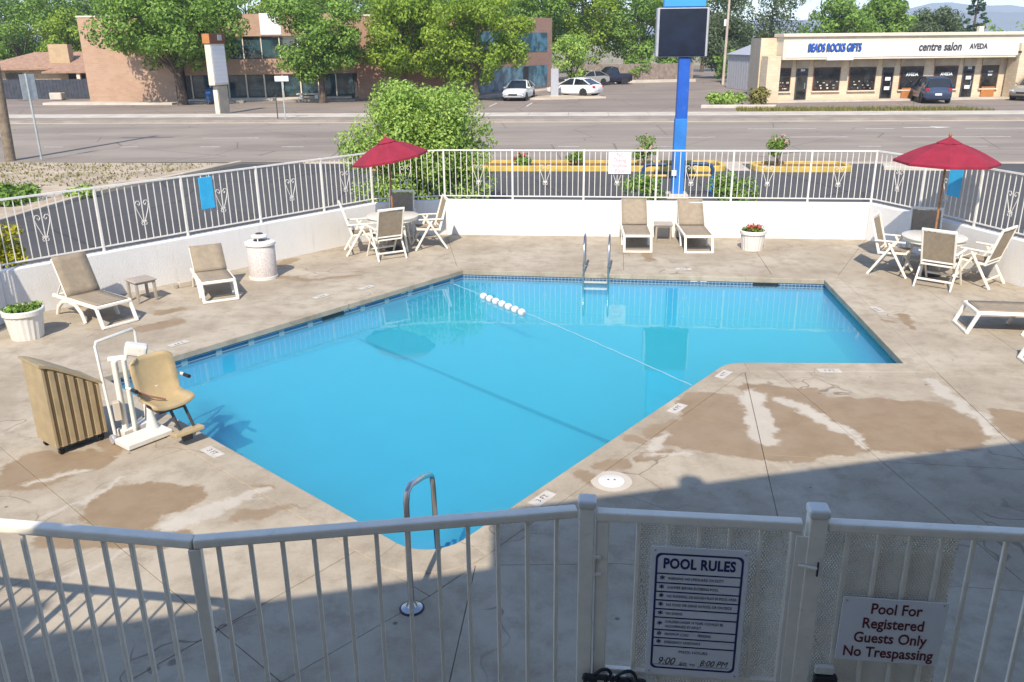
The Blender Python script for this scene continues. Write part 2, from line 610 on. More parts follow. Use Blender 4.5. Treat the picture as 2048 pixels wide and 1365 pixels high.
M = {}
M['concrete'] = concrete_mat()
M['joint'] = plain('joint_filler', (0.15, 0.13, 0.11), 0.95)
M['marker'] = plain('worn_white_plate', (0.52, 0.485, 0.44), 0.7, var=0.12, scale=14, dirt=(0.42, 0.36, 0.29, 0.8))
M['marker_ink'] = plain('worn_grey_ink', (0.10, 0.09, 0.085), 0.8, var=0.3, scale=20)
M['coping'] = plain('coping_concrete', (0.41, 0.345, 0.275), 0.88, var=0.14, scale=2.5, bmp=0.3, dirt=(0.50, 0.455, 0.395, 0.7))
M['asphalt_drive'] = asphalt_mat('drive_asphalt', (0.068, 0.066, 0.068), (0.092, 0.089, 0.090), (0.080, 0.077, 0.078), scale=0.6)
M['asphalt_road'] = asphalt_mat('road_asphalt', (0.205, 0.174, 0.147), (0.29, 0.248, 0.21), (0.315, 0.265, 0.218))
M['asphalt_lot'] = asphalt_mat('lot_asphalt', (0.20, 0.165, 0.142), (0.26, 0.215, 0.185), (0.29, 0.24, 0.20))
M['sidewalk'] = plain('sidewalk_concrete', (0.50, 0.445, 0.375), 0.92, var=0.12, scale=0.8, bmp=0.2)
M['walk_grey'] = plain('verge_concrete', (0.26, 0.225, 0.19), 0.92, var=0.15, scale=0.7)
M['gutter'] = plain('gutter_concrete', (0.46, 0.385, 0.30), 0.92, var=0.15, scale=0.6)
M['dirt'] = plain('dry_ground', (0.40, 0.325, 0.245), 0.95, var=0.25, scale=0.9, bmp=0.5, bscale=12, dirt=(0.28, 0.26, 0.14, 0.6))
M['stucco'] = stucco_mat('white_stucco', (0.75, 0.735, 0.71), (0.50, 0.46, 0.42), 0.32)
M['white_paint'] = plain('white_gloss_paint', (0.70, 0.672, 0.62), 0.42, var=0.05, dirt=(0.5, 0.44, 0.36, 0.45))
M['gate_paint'] = plain('cream_metal_paint', (0.82, 0.755, 0.65), 0.45, var=0.05, scale=9, dirt=(0.45, 0.38, 0.3, 0.35))
M['cream'] = plain('cream_plastic', (0.80, 0.755, 0.66), 0.5, var=0.06, scale=9, dirt=(0.55, 0.47, 0.36, 0.4))
M['sling'] = plain('tan_mesh_fabric', (0.31, 0.25, 0.18), 0.9, var=0.1, scale=12, bmp=0.6, bscale=300)
M['taupe'] = plain('taupe_plastic', (0.36, 0.31, 0.26), 0.6, var=0.1)
M['red'] = plain('crimson_canvas', (0.25, 0.014, 0.036), 0.92, var=0.14, scale=5, bmp=0.2, bscale=120)
M['wood'] = plain('umbrella_wood', (0.30, 0.14, 0.06), 0.5, var=0.25, scale=14)
M['table'] = plain('pale_tabletop', (0.66, 0.62, 0.55), 0.4, var=0.12, scale=30)
M['chrome'] = plain('stainless_tube', (0.46, 0.47, 0.49), 0.25, 1.0, var=0.05)
M['black'] = plain('black_plastic', (0.018, 0.018, 0.024), 0.4, var=0.2)
M['dark'] = plain('dark_metal', (0.05, 0.05, 0.055), 0.5, var=0.2)
M['navy'] = plain('navy_ink', (0.02, 0.022, 0.12), 0.6)
M['maroon'] = plain('maroon_ink', (0.13, 0.02, 0.03), 0.6)
M['rose_ink'] = plain('faded_red_ink', (0.5, 0.17, 0.2), 0.7)
M['signwhite'] = plain('white_sign_panel', (0.74, 0.73, 0.75), 0.45, var=0.03)
M['pool_paint'] = plain('pool_paint', (0.06, 0.33, 0.58), 0.7, var=0.04, scale=1.5)
M['pool_line'] = plain('pool_line_paint', (0.02, 0.14, 0.26), 0.7)
M['tile'] = tile_mat()
M['water'] = water_mat()
M['tan_vinyl'] = plain('tan_vinyl', (0.37, 0.285, 0.165), 0.7, var=0.1, scale=7, dirt=(0.3, 0.2, 0.1, 0.3))
M['tan_seat'] = plain('tan_moulded_plastic', (0.44, 0.335, 0.185), 0.42, var=0.08, scale=7)
M['aggregate'] = plain('pebble_aggregate', (0.62, 0.56, 0.53), 0.9, var=0.35, scale=70, bmp=0.9, bscale=90)
M['blue'] = plain('blue_sign_paint', (0.012, 0.085, 0.40), 0.45, var=0.18, scale=2, dirt=(0.10, 0.18, 0.40, 0.5))
M['blue_low'] = plain('faded_blue_paint', (0.028, 0.19, 0.56), 0.5, var=0.12, scale=2)
M['blue_sky'] = plain('sky_blue_panel', (0.05, 0.29, 0.68), 0.4, var=0.06, scale=1.5)
M['cyan'] = plain('cyan_board', (0.03, 0.38, 0.68), 0.6, var=0.08)
M['screen'] = plain('unlit_display_face', (0.008, 0.012, 0.028), 0.3, var=0.35, scale=2.2)
M['grey_metal'] = plain('grey_sheet_metal', (0.42, 0.42, 0.45), 0.5, 0.2, var=0.08)
M['yellow'] = plain('yellow_kerb_paint', (0.50, 0.35, 0.075), 0.75, var=0.18, scale=4, dirt=(0.4, 0.33, 0.2, 0.6))
M['mulch'] = plain('bark_mulch', (0.20, 0.11, 0.06), 0.95, var=0.4, scale=9, bmp=0.8, bscale=30)
M['soil'] = plain('dark_soil', (0.06, 0.04, 0.03), 0.95, var=0.3, scale=20)
M['bark'] = plain('tree_bark', (0.105, 0.075, 0.055), 0.95, var=0.35, scale=5, bmp=0.8, bscale=25)
M['pole_wood'] = plain('weathered_pole_wood', (0.20, 0.155, 0.11), 0.9, var=0.25, scale=6, bmp=0.5, bscale=30)
M['galv'] = plain('galvanised_steel', (0.45, 0.48, 0.48), 0.45, 0.6, var=0.1)
M['brick'] = brick_mat('salmon_brick', (0.40, 0.25, 0.165), (0.45, 0.29, 0.20), (0.43, 0.31, 0.23))
M['brick_plain'] = brick_mat('rose_brick', (0.33, 0.185, 0.13), (0.38, 0.22, 0.16), (0.37, 0.26, 0.2))
M['block'] = brick_mat('cream_block', (0.60, 0.475, 0.325), (0.68, 0.56, 0.40), (0.55, 0.45, 0.33), bw=0.4, bh=0.2)
M['fascia'] = plain('cream_fascia', (0.66, 0.575, 0.455), 0.8, var=0.06, scale=1.2)
M['signband'] = plain('pale_sign_band', (0.66, 0.645, 0.63), 0.75, var=0.04)
M['lintel'] = plain('grey_tan_panel', (0.42, 0.36, 0.28), 0.85, var=0.12, scale=2)
M['glass_dark'] = glass_mat('shop_glass', (0.012, 0.012, 0.012))
M['glass_teal'] = glass_mat('teal_office_glass', (0.012, 0.03, 0.036))
M['glass_blue'] = glass_mat('blue_office_glass', (0.05, 0.11, 0.15))
M['roof_tile'] = plain('terracotta_roof', (0.33, 0.20, 0.135), 0.9, var=0.2, scale=3)
M['tan_wall'] = plain('tan_house_wall', (0.45, 0.33, 0.2), 0.9, var=0.1, scale=2)
M['fence_dark'] = plain('blue_grey_fence_board', (0.045, 0.05, 0.065), 0.8, var=0.25, scale=3)
M['fence_wood'] = plain('weathered_fence_board', (0.235, 0.185, 0.15), 0.9, var=0.25, scale=3)
M['orange'] = plain('orange_sign_paint', (0.42, 0.165, 0.045), 0.6)
M['brown'] = plain('brown_sign_paint', (0.16, 0.055, 0.03), 0.6)
M['car_white'] = plain('white_car_paint', (0.74, 0.74, 0.73), 0.18, var=0.02)
M['car_blue'] = plain('slate_blue_car_paint', (0.055, 0.075, 0.13), 0.2, 0.4, var=0.05)
M['car_beige'] = plain('beige_car_paint', (0.36, 0.33, 0.28), 0.25, 0.3, var=0.05)
M['car_black'] = plain('black_car_paint', (0.015, 0.017, 0.03), 0.2, var=0.1)
M['car_glass'] = plain('car_glass', (0.012, 0.015, 0.018), 0.06, spec=0.8)
M['rubber'] = plain('tyre_rubber', (0.018, 0.018, 0.018), 0.8)
M['rim'] = plain('alloy_rim', (0.5, 0.5, 0.52), 0.3, 0.8)
M['lamp_red'] = plain('tail_lamp_lens', (0.4, 0.02, 0.02), 0.2)
M['lamp_clear'] = plain('head_lamp_lens', (0.55, 0.56, 0.58), 0.1)
M['leaf_tree'] = leaf_mat('tree_leaf', (0.075, 0.165, 0.024), (0.30, 0.46, 0.085))
M['leaf_yellow'] = leaf_mat('lime_leaf', (0.12, 0.225, 0.018), (0.36, 0.48, 0.06))
M['leaf_bush'] = leaf_mat('bush_leaf', (0.18, 0.32, 0.05), (0.50, 0.65, 0.16))
M['leaf_blue'] = leaf_mat('grey_green_leaf', (0.05, 0.085, 0.04), (0.17, 0.22, 0.11), dead=(0.22, 0.19, 0.15))
M['leaf_conifer'] = leaf_mat('conifer_needle', (0.018, 0.05, 0.025), (0.06, 0.11, 0.05), 0.15)
M['leaf_gold'] = leaf_mat('golden_leaf', (0.25, 0.24, 0.01), (0.55, 0.48, 0.02))
M['leaf_dry'] = leaf_mat('dry_grass_leaf', (0.12, 0.11, 0.03), (0.34, 0.30, 0.09))
M['petal_pink'] = leaf_mat('pink_petal', (0.5, 0.25, 0.24), (0.75, 0.5, 0.47), 0.2)
M['petal_red'] = leaf_mat('red_petal', (0.4, 0.05, 0.05), (0.6, 0.14, 0.1), 0.2)
M['hill'] = plain('forested_slope', (0.045, 0.06, 0.06), 0.95, var=0.3, scale=0.012)
M['motel_wall'] = stucco_mat('motel_stucco', (0.62, 0.56, 0.46), (0.4, 0.34, 0.28), 0.2)
M['roof_dark'] = plain('motel_roof', (0.12, 0.1, 0.09), 0.9)
M['road_paint'] = plain('worn_road_paint', (0.58, 0.55, 0.5), 0.8, var=0.2, scale=4)
M['bollard_dark'] = plain('dark_blue_pipe', (0.012, 0.05, 0.14), 0.5, var=0.2)
M['rope'] = plain('wet_rope', (0.30, 0.47, 0.58), 0.7)
M['groove'] = plain('painted_groove_shade', (0.14, 0.095, 0.045), 0.8)

# ================================================================== SETTING
def offset_poly(poly, d):
    """outward offset of a counter-clockwise polygon with mitred corners"""
    n = len(poly)
    out = []
    for i in range(n):
        p0, p1, p2 = Vector(poly[i - 1]), Vector(poly[i]), Vector(poly[(i + 1) % n])
        a, b = (p1 - p0).normalized(), (p2 - p1).normalized()
        na, nb = Vector((a.y, -a.x)), Vector((b.y, -b.x))
        k = (na + nb) / (1 + na.dot(nb))
        q = p1 + k * d
        out.append((q.x, q.y))
    return out

def round_corner(p0, p1, p2, r, seg=7):
    p0, p1, p2 = Vector(p0), Vector(p1), Vector(p2)
    a, b = (p0 - p1).normalized(), (p2 - p1).normalized()
    ang = a.angle(b)
    t = r / math.tan(ang / 2)
    c = p1 + (a + b).normalized() * (r / math.sin(ang / 2))
    s, e = p1 + a * t - c, p1 + b * t - c
    th = s.angle(e)
    sg = 1 if s.x * e.y - s.y * e.x > 0 else -1
    out = []
    for i in range(seg + 1):
        q = th * i / seg * sg
        out.append((c.x + s.x * math.cos(q) - s.y * math.sin(q), c.y + s.x * math.sin(q) + s.y * math.cos(q)))
    return out

# pool corners (coping edge), counter-clockwise seen from above
PA, PL, PE, PD, PC, PB = (-0.96, 16.18), (-5.54, 10.65), (-0.72, 6.22), (2.98, 10.93), (5.38, 10.83), (5.81, 15.2)
POOL6 = [PA, PL, PE, PD, PC, PB]
def pool_outline(off):
    q = offset_poly(POOL6, off) if off else POOL6
    a, l, e, d, c, b = q
    return [a, l] + round_corner(l, e, d, 0.42 + off * 0.8) + round_corner(e, d, c, max(0.1, 0.42 - off)) + [c, b]
POOL_IN = pool_outline(0)

# enclosure: inner face of the low wall and the rest of the deck
W0, W1, W2, W3, W4 = (-8.22, 13.28), (-3.05, 19.15), (-1.50, 19.48), (7.85, 18.48), (8.31, 17.32)
W5, W6, W7, W8, W9 = (10.35, 10.1), (11.4, 3.9), (11.4, -3.2), (-8.22, -3.2), (-8.22, 4.0)
WALL = [W9, W0, W1, W2, W3, W4, W5, W6]
ENC = [W8, W7, W6, W5, W4, W3, W2, W1, W0, W9]        # counter-clockwise
ENC_OUT = offset_poly(ENC, 0.22)

# ---- ground sheet (with the enclosure cut out so that the pool can be a real basin)
gmat = plain('open_ground', (0.27, 0.225, 0.16), 0.95, var=0.3, scale=0.05, bmp=0.4, bscale=4, dirt=(0.16, 0.17, 0.07, 0.7))
BIG = 4200
ground = struct(sheet('ground', [[(-BIG, -300), (BIG, -300), (BIG, BIG), (-BIG, BIG)], offset_poly(ENC, 0.12)], -0.09, gmat))

# street frame: u along the road, v across it
RT = R(-4.7)
def UV(u, v):
    return (u * math.cos(RT) - v * math.sin(RT), u * math.sin(RT) + v * math.cos(RT))

def band(name, v0, v1, z, mat, u0=-160, u1=160):
    return sheet(name, [[UV(u0, v0), UV(u1, v0), UV(u1, v1), UV(u0, v1)]], z, mat)

drive = struct(sheet('driveway', [[(-9.2, -3.4), (-13.1, 21.4), (-12.6, 26.0), (-11.3, 29.4), (-10.2, 32.6), UV(120, 32.4), (60, -3.4)], offset_poly(ENC, 0.16)], -0.035, M['asphalt_drive']))
street = struct(band('street', 32.2, 48.9, -0.06, M['asphalt_road']))
lot = struct(band('parking_lot', 54.5, 140, -0.02, M['asphalt_lot']))
gut = struct(band('gutter', 48.9, 49.6, -0.055, M['gutter']))

def kerb_prism(name, v0, v1, z0, z1, mat, u0=-160, u1=160, bevel=0.02):
    mb = MB().prism([UV(u0, v0), UV(u1, v0), UV(u1, v1), UV(u0, v1)], z0, z1)
    return struct(mb.build(name, mat, bevel=bevel))
kerb_prism('verge', 49.6, 52.0, -0.2, 0.06, M['walk_grey'])
# pale pavement made of flags with open joints
walk = struct(band('pavement', 52.0, 54.5, 0.02, M['joint']))
flag = None
for i in range(52):
    u = -62 + i * 2.4
    if flag is None:
        flag = MB().box((0, 0, 0), (2.385, 2.48, 0.09)).mesh('paving_flag', M['sidewalk'], bevel=0.008)
    x, y = UV(u, 53.25)
    link('paving_flag', flag, walk, (x, y, 0.03), RT)
kn = MB().prism([UV(-10.5, 31.9), UV(120, 31.9), UV(120, 32.2), UV(-10.5, 32.2)], -0.2, -0.015)
struct(kn.build('near_gutter', M['gutter'], bevel=0.01))

# worn lane markings
def dash(name, a, b, w):
    a, b = Vector(a), Vector(b)
    d = (b - a).normalized()
    n = Vector((-d.y, d.x)) * w / 2
    s = sheet(name, [[tuple(a - n), tuple(b - n), tuple(b + n), tuple(a + n)]], -0.056, M['road_paint'], street)
    return s
for u0, u1 in [(-21.2, -20.3), (-17.6, -16.8), (-13.9, -13.0), (-10.2, -9.2), (-1.7, -0.8), (2.0, 2.9), (6.0, 6.9), (14.6, 15.5), (18.8, 19.8), (22.6, 23.5)]:
    dash('lane_dash', UV(u0 - 3.0, 37.35), UV(u1 - 3.0, 37.35), 0.13)
for u0, u1 in [(-18.4, -15.6), (3.4, 6.2), (9.6, 12.2), (14.6, 19.4), (22.5, 26)]:
    dash('lane_dash', UV(u0, 41.05), UV(u1, 41.05), 0.13)
for u0, u1 in [(8.4, 11.8), (14.2, 15.6), (19, 24)]:
    dash('lane_dash', UV(u0, 45.0), UV(u1, 45.0), 0.14)
# turn arrow
ax, ay = UV(16.2, 45.3)
sheet('turn_arrow', [[(ax, ay), (ax + 1.5, ay + 0.02), (ax + 1.5, ay - 0.25), (ax + 2.5, ay + 0.15), (ax + 1.5, ay + 0.6), (ax + 1.5, ay + 0.26), (ax, ay + 0.22)]], -0.056, M['road_paint'], street)
# parking bay lines on the lot
for u in (-6.5, -3.9):
    x, y = UV(u, 61)
    d = Vector((0.5, 3.6))
    sheet('bay_line', [[(x, y), (x + 0.12, y), (x + 0.12 + d.x, y + d.y), (x + d.x, y + d.y)]], -0.015, M['road_paint'], lot)

# ---- dry verge on the near side, left of the driveway, with its kerb
verge_poly = [(-13.1, 21.4), (-12.6, 26.0), (-11.3, 29.4), (-10.2, 32.3), UV(-60, 32.2), (-60, 21.4)]
verge = struct(sheet('dry_verge', [[(x - 0.14, y) for x, y in verge_poly[:4]] + verge_poly[4:]], 0.03, M['dirt']))
kb = MB()
vk = [(-13.1, 21.4), (-12.6, 26.0), (-11.3, 29.4), (-10.2, 32.6)]
for a, b in zip(vk, vk[1:]):
    kb.bar((a[0], a[1], 0.0), (b[0], b[1], 0.0), 0.16, 0.16)
struct(kb.build('verge_kerb', M['gutter'], bevel=0.02))

# ---- far hills
def ridge(name, y, pts, mat):
    v, f = [], []
    n = len(pts)
    for i, (x, h) in enumerate(pts):
        v += [(x, y - 260, 0), (x + random.uniform(-8, 8), y - 120, h * 0.55), (x, y, h), (x, y + 300, 0)]
    for i in range(n - 1):
        for k in range(3):
            a = i * 4 + k
            f.append((a, a + 4, a + 5, a + 1))
    mb = MB().add(v, f)
    return struct(mb.build(name, mat, smooth=True))
rp = []
for i in range(70):
    x = -1700 + i * 60
    t = (x - 400) / 1300.0
    h = 42 + 34 * math.exp(-((x - 1650) / 420.0) ** 2) + 22 * math.exp(-((x - 1050) / 160.0) ** 2) + 9 * math.sin(x / 97.0) + 5 * math.sin(x / 41.0 + 1)
    rp.append((x, max(8, h)))
ridge('hill', 2600, rp, M['hill'])
rp2 = [(x * 1.25, h * 1.62 + 14 * math.sin(x / 160.0)) for x, h in rp]
ridge('hill', 3500, rp2, M['hill'])

# ================================================================== POOL
DEEP = -1.25
pool = struct(bpy.data.objects.new('pool', None))
col.objects.link(pool)
n = len(POOL_IN)
# shell: walls and sloping floor (shallow by the steps, deeper at the far right)
def floor_z(x, y):
    t = ((x + 3.2) * 0.76 + (y - 8.4) * 0.65) / 8.0          # 0 shallow tip .. 1 deep end
    return -0.52 - 0.34 * max(0.0, min(1.0, (t - 0.25) / 0.75))
def in_pool(x, y, poly):
    c = False
    j = len(poly) - 1
    for i in range(len(poly)):
        xi, yi = poly[i]
        xj, yj = poly[j]
        if (yi > y) != (yj > y) and x < (xj - xi) * (y - yi) / (yj - yi) + xi:
            c = not c
        j = i
    return c
sh = MB()
vs = [(x, y, -0.2) for x, y in POOL_IN] + [(x, y, floor_z(x, y)) for x, y in POOL_IN]
sh.add(vs, [(i, (i + 1) % n, n + (i + 1) % n, n + i) for i in range(n)])
tri = tessellate_polygon([[Vector((x, y, 0)) for x, y in POOL_IN]])
sh.add([(x, y, floor_z(x, y)) for x, y in POOL_IN], tri)
shell = sh.build('basin', M['pool_paint'], pool)
# waterline tile band
tb = MB()
vs = [(x, y, -0.035) for x, y in POOL_IN] + [(x, y, -0.2) for x, y in POOL_IN]
tb.add(vs, [(i, (i + 1) % n, n + (i + 1) % n, n + i) for i in range(n)])
tb.build('tile_band', M['tile'], pool)
# coping: one length per side
def seg_coping(poly_in, poly_out):
    k = len(poly_in)
    for i in range(k):
        a, b = poly_in[i], poly_in[(i + 1) % k]
        c, d = poly_out[(i + 1) % k], poly_out[i]
        yield [a, b, c, d]
ci, co = pool_outline(-0.025), pool_outline(0.30)
# group short arc segments with their corner so each coping length is one piece
runs = [[0, 1], [1, 2], list(range(2, 10)), [9, 10], list(range(10, 18)), [17, 18], [18, 19], [19, 0]]
for run in runs:
    inner = [ci[k] for k in run]
    outer = [co[k] for k in run]
    poly = inner + outer[::-1]
    c0 = Vector((sum(p[0] for p in poly) / len(poly), sum(p[1] for p in poly) / len(poly)))
    MB().prism(poly, -0.09, 0.004).build('coping', M['concrete'], pool, bevel=0.01, segs=2)
# entry steps in the shallow tip (concentric to the rounded end)
tip = Vector((-0.74, 6.9))
for k, (rad, z) in enumerate([(0.75, -0.20), (1.05, -0.30), (1.35, -0.41)]):
    pts = []
    for i in range(15):
        t = R(205 + i * 130 / 14)
    # clip disc to the pool by walking its outline
    pts = [(x, y) for x, y in pool_outline(-0.01) if (Vector((x, y)) - Vector((-0.72, 6.5))).length < rad]
    if len(pts) >= 4:
        a, b = Vector(pts[0]), Vector(pts[-1])
        da = (Vector(PL) - Vector(PE)).normalized()
        db = (Vector(PD) - Vector(PE)).normalized()
        a2, b2 = a + da * (0.18 + 0.3 * k), b + db * (0.18 + 0.3 * k)
        arc = []
        mid = (a2 + b2) / 2 + (da + db).normalized() * 0.22
        for i in range(9):
            u = i / 8
            q = b2 * (1 - u) ** 2 + mid * 2 * u * (1 - u) + a2 * u ** 2
            arc.append((q.x, q.y))
        MB().prism(pts + arc, -0.51, z).build('step', M['pool_paint'], pool)
# floor break line
def floor_strip(a, b, w, name, lift=0.006):
    a, b = Vector(a), Vector(b)
    d = (b - a).normalized()
    nrm = Vector((-d.y, d.x)) * w / 2
    ps = [a - nrm, b - nrm, b + nrm, a + nrm]
    sub = MB()
    k = 12
    vs = []
    for i in range(k + 1):
        for s in (-1, 1):
            q = a + (b - a) * i / k + nrm * s
            vs.append((q.x, q.y, floor_z(q.x, q.y) + lift))
    sub.add(vs, [(2 * i, 2 * i + 2, 2 * i + 3, 2 * i + 1) for i in range(k)])
    return sub.build(name, M['pool_line'], pool)
floor_strip((-2.68, 13.98), (1.29, 9.80), 0.06, 'floor_line')
# skimmer mouths and depth-marker tiles set in the band
def band_point(a, b, t):
    a, b = Vector(a), Vector(b)
    q = a + (b - a) * t
    d = (b - a).normalized()
    return q, d
for a, b, t in ((PA, PL, 0.45), (PB, PA, 0.155)):
    q, d = band_point(a, b, t)
    inw = Vector((-d.y, d.x))
    c = q + inw * 0.006
    MB().box((c.x, c.y, -0.105), (0.46, 0.02, 0.12), math.atan2(d.y, d.x)).build('skimmer_mouth', M['black'], pool, bevel=0.005)
for a, b, t in ((PA, PL, 0.21), (PA, PL, 0.40), (PA, PL, 0.94), (PB, PA, 0.335)):
    q, d = band_point(a, b, t)
    inw = Vector((-d.y, d.x))
    for s in (-0.09, 0.09):
        c = q + inw * 0.004 + d * s
        MB().box((c.x, c.y, -0.075), (0.13, 0.016, 0.07), math.atan2(d.y, d.x)).build('marker_tile', M['signwhite'], pool)

# water body
wp = pool_outline(0.02)
bmw = MB()
k = len(wp)
vs = [(x, y, -0.12) for x, y in wp] + [(x, y, floor_z(x, y) - 0.02) for x, y in wp]
bmw.add(vs, [(i, (i + 1) % k, k + (i + 1) % k, k + i) for i in range(k)])
tw = tessellate_polygon([[Vector((x, y, 0)) for x, y in wp]])
bmw.f += [tuple(t) for t in tw] + [tuple(i + k for i in t) for t in tw]
water = struct(bmw.build('water', M['water']))

# ================================================================== DECK
CO = offset_poly(POOL6, 0.30)
ca, cl, ce, cd, cc, cb = CO
deck = struct(sheet('pool_deck', [ENC, pool_outline(0.14)], -0.03, M['joint']))

def clip(poly, p, d, side):
    """part of a convex polygon on one side of the line through p along d"""
    nx, ny = -d[1] * side, d[0] * side
    out = []
    for i in range(len(poly)):
        a, b = poly[i], poly[(i + 1) % len(poly)]
        da = (a[0] - p[0]) * nx + (a[1] - p[1]) * ny
        db = (b[0] - p[0]) * nx + (b[1] - p[1]) * ny
        if da >= 0:
            out.append(a)
        if da * db < 0:
            t = da / (da - db)
            out.append((a[0] + (b[0] - a[0]) * t, a[1] + (b[1] - a[1]) * t))
    return out

def cut(polys, p, d):
    res = []
    for q in polys:
        for s in (1, -1):
            r = clip(q, p, d, s)
            if len(r) >= 3:
                ar = abs(sum(r[i][0] * r[(i + 1) % len(r)][1] - r[(i + 1) % len(r)][0] * r[i][1] for i in range(len(r)))) / 2
                if ar > 0.02:
                    res.append(r)
    return res

dl = (Vector(PL) - Vector(PA)).normalized()
dn = (Vector(PE) - Vector(PL)).normalized()
pl_n = Vector((-dl.y, dl.x)) * -1
slabs = []
# far strip
far = [ca, cb, W3, W2]
far = cut([far], (2.3, 17), (0.12, 1))
slabs += sum([cut([q], (5.1, 17), (0.12, 1)) for q in far], [])
# left strip, split square to the pool edge
lw = (-8.22, 10.9)
left = [cl, ca, W2, W1, W0, lw]
L = [left]
for t in (0.28, 0.62, 0.98):
    q = Vector(PA).lerp(Vector(PL), t)
    L = cut(L, tuple(q), (dl.y, -dl.x))
L = cut(L, (-5.4, 14.1), tuple(dl))
slabs += L
# strip beside the near-left edge
nl_end = (-2.55, 3.9)
nl = [ce, cl, lw, W9, nl_end]
Nn = [nl]
for t in (0.34, 0.62, 0.9):
    q = Vector(PL).lerp(Vector(PE), t)
    Nn = cut(Nn, tuple(q), (-0.64, -0.77))
Nn = cut(Nn, (-5.1, 8.0), tuple(dn))
slabs += Nn
# in front of the tip, towards the motel
je = (-0.5, 4.9)
slabs += [[ce, nl_end, (-2.55, 3.1), (-0.62, 3.1), (-0.33, 6.2)]]
slabs += cut([[(-0.33, 6.2), (-0.62, 3.1), (2.05, 3.1), (2.3, 6.02), (0.9, 6.2)]], (1.0, 5), (0.05, 1))
slabs += [[W8, (-0.62, -3.2), (-0.62, 3.1), (-2.55, 3.1), (-2.55, 3.9), W9], [(-0.62, -3.2), W7, (11.4, 3.1), (-0.62, 3.1)]]
# right of the near-right edge up to the joint from the inner corner
slabs += cut([[ce, (-0.33, 6.2), (0.9, 6.2), (2.3, 6.02), cd]], (1.05, 7.4), (0.78, -0.62))
# inner-corner field
fld = [cd, (2.3, 6.02), (5.2, 5.6), cc]
slabs += cut(cut([fld], (3.92, 8.0), (1.3, -0.2)), (3.75, 9), (0.13, -1))
# right-hand field
slabs += [[(2.3, 6.02), (2.05, 3.1), (5.1, 3.1), (5.2, 5.6)]]
rgt = [cc, (5.2, 5.6), (5.1, 3.1), (11.4, 3.1), W6, W5, W4, W3, cb]
RR = [rgt]
RR = cut(RR, (6, 12.9), (1, -0.1))
RR = cut(RR, (6, 10.5), (1, -0.12))
RR = cut(RR, (6, 7.6), (1, -0.1))
RR = cut(RR, (7.2, 12), (0.06, 1))
slabs += RR
slabs += [co[2:10] + [ce]]      # small corner fill outside the rounded coping
for q in slabs:
    a = sum(q[i][0] * q[(i + 1) % len(q)][1] - q[(i + 1) % len(q)][0] * q[i][1] for i in range(len(q)))
    if a < 0:
        q = q[::-1]
    # drop near-duplicate corners, then pull the slab in by half a joint
    qq = []
    for p in q:
        if not qq or (Vector(p) - Vector(qq[-1])).length > 0.03:
            qq.append(p)
    if (Vector(qq[0]) - Vector(qq[-1])).length < 0.03:
        qq.pop()
    if len(qq) < 3:
        continue
    qi = offset_poly(qq, -0.0028)
    MB().prism(qi, -0.14, random.uniform(-0.002, 0.0005)).build('concrete_slab', M['concrete'], deck, bevel=0.003)

# deck fittings
for (x, y, rz, txt, lab) in [(-3.29, 8.38, R(138), '3 FT', 'worn white depth plate in the deck beside the pool lift'),
                             (1.99, 9.42, R(-128), '4 FT', 'worn white depth plate midway along the diagonal edge by the damp patch'),
                             (2.81, 10.51, R(-128), '4 FT', 'worn white depth plate at the inner corner of the pool'),
                             (4.25, 10.60, R(178), '5 FT', 'worn white depth plate on the short edge between the inner and outer corners'),
                             (-3.36, 14.42, R(50.4), '4 FT', 'worn white depth plate beside the dark skimmer mouth opposite the litter bin'),
                             (-2.64, 14.97, R(50.4), '4 FT', 'worn white depth plate at the pool edge facing the tilted umbrella'),
                             (-4.98, 11.98, R(50.4), '3 FT', 'worn white depth plate at the pool edge facing the raised lounger and planter'),
                             (6.0, 13.31, R(-84), '8 FT', 'worn white depth plate on the edge facing the flat lounger'),
                             (3.35, 16.05, R(-8), '6 FT', 'worn white depth plate on the far edge in front of the two loungers'),
                             (0.28, 7.30, R(-128), '3 FT', 'worn white depth plate beside the round skimmer lid')]:
    t = thing('depth_marker', lab, 'depth marker', (x, y, 0.0045), rz, 'depth markers round the pool')
    MB().box((0, 0, 0.001), (0.30, 0.13, 0.005)).build('plate', M['marker'], t)
    text_mesh(txt, 0.085, M['marker_ink'], 'lettering', t, (0, 0, 0.0042), (0, 0, R(180)), depth=0.0006)
t = thing('skimmer_lid', 'round white skimmer lid flush in the stained deck near the pool gate', 'skimmer lid', (0.99, 7.64, 0.0))
MB().lathe([(0.135, -0.01), (0.135, 0.006), (0.125, 0.012), (0.0, 0.013)], 28).build('cover', M['white_paint'], t, smooth=True)
MB().lathe([(0.21, -0.01), (0.21, 0.003), (0.137, 0.0035)], 28, cap=False).build('rim', M['sidewalk'], t)
for x in (-0.03, 0.035):
    MB().lathe([(0.011, 0.012), (0.011, 0.0145), (0, 0.0148)], 10, (x, 0.01, 0)).build('finger_hole', M['dark'], t)

# ================================================================== LOW WALL
WH = 0.80
wo = offset_poly(ENC, 0.20)
w_in = [W9, W0, W1, W2, W3, W4, W5, W6]
idx = [9, 8, 7, 6, 5, 4, 3, 2]
w_outp = [wo[i] for i in idx]
wall = thing('low_wall', 'white stucco low wall round the pool deck under the railing', 'wall')
for i in range(len(w_in) - 1):
    a, b, c, d = w_in[i], w_in[i + 1], w_outp[i + 1], w_outp[i]
    MB().prism([a, b, c, d], -0.15, WH).build('wall_length', M['stucco'], wall, bevel=0.018, segs=2)

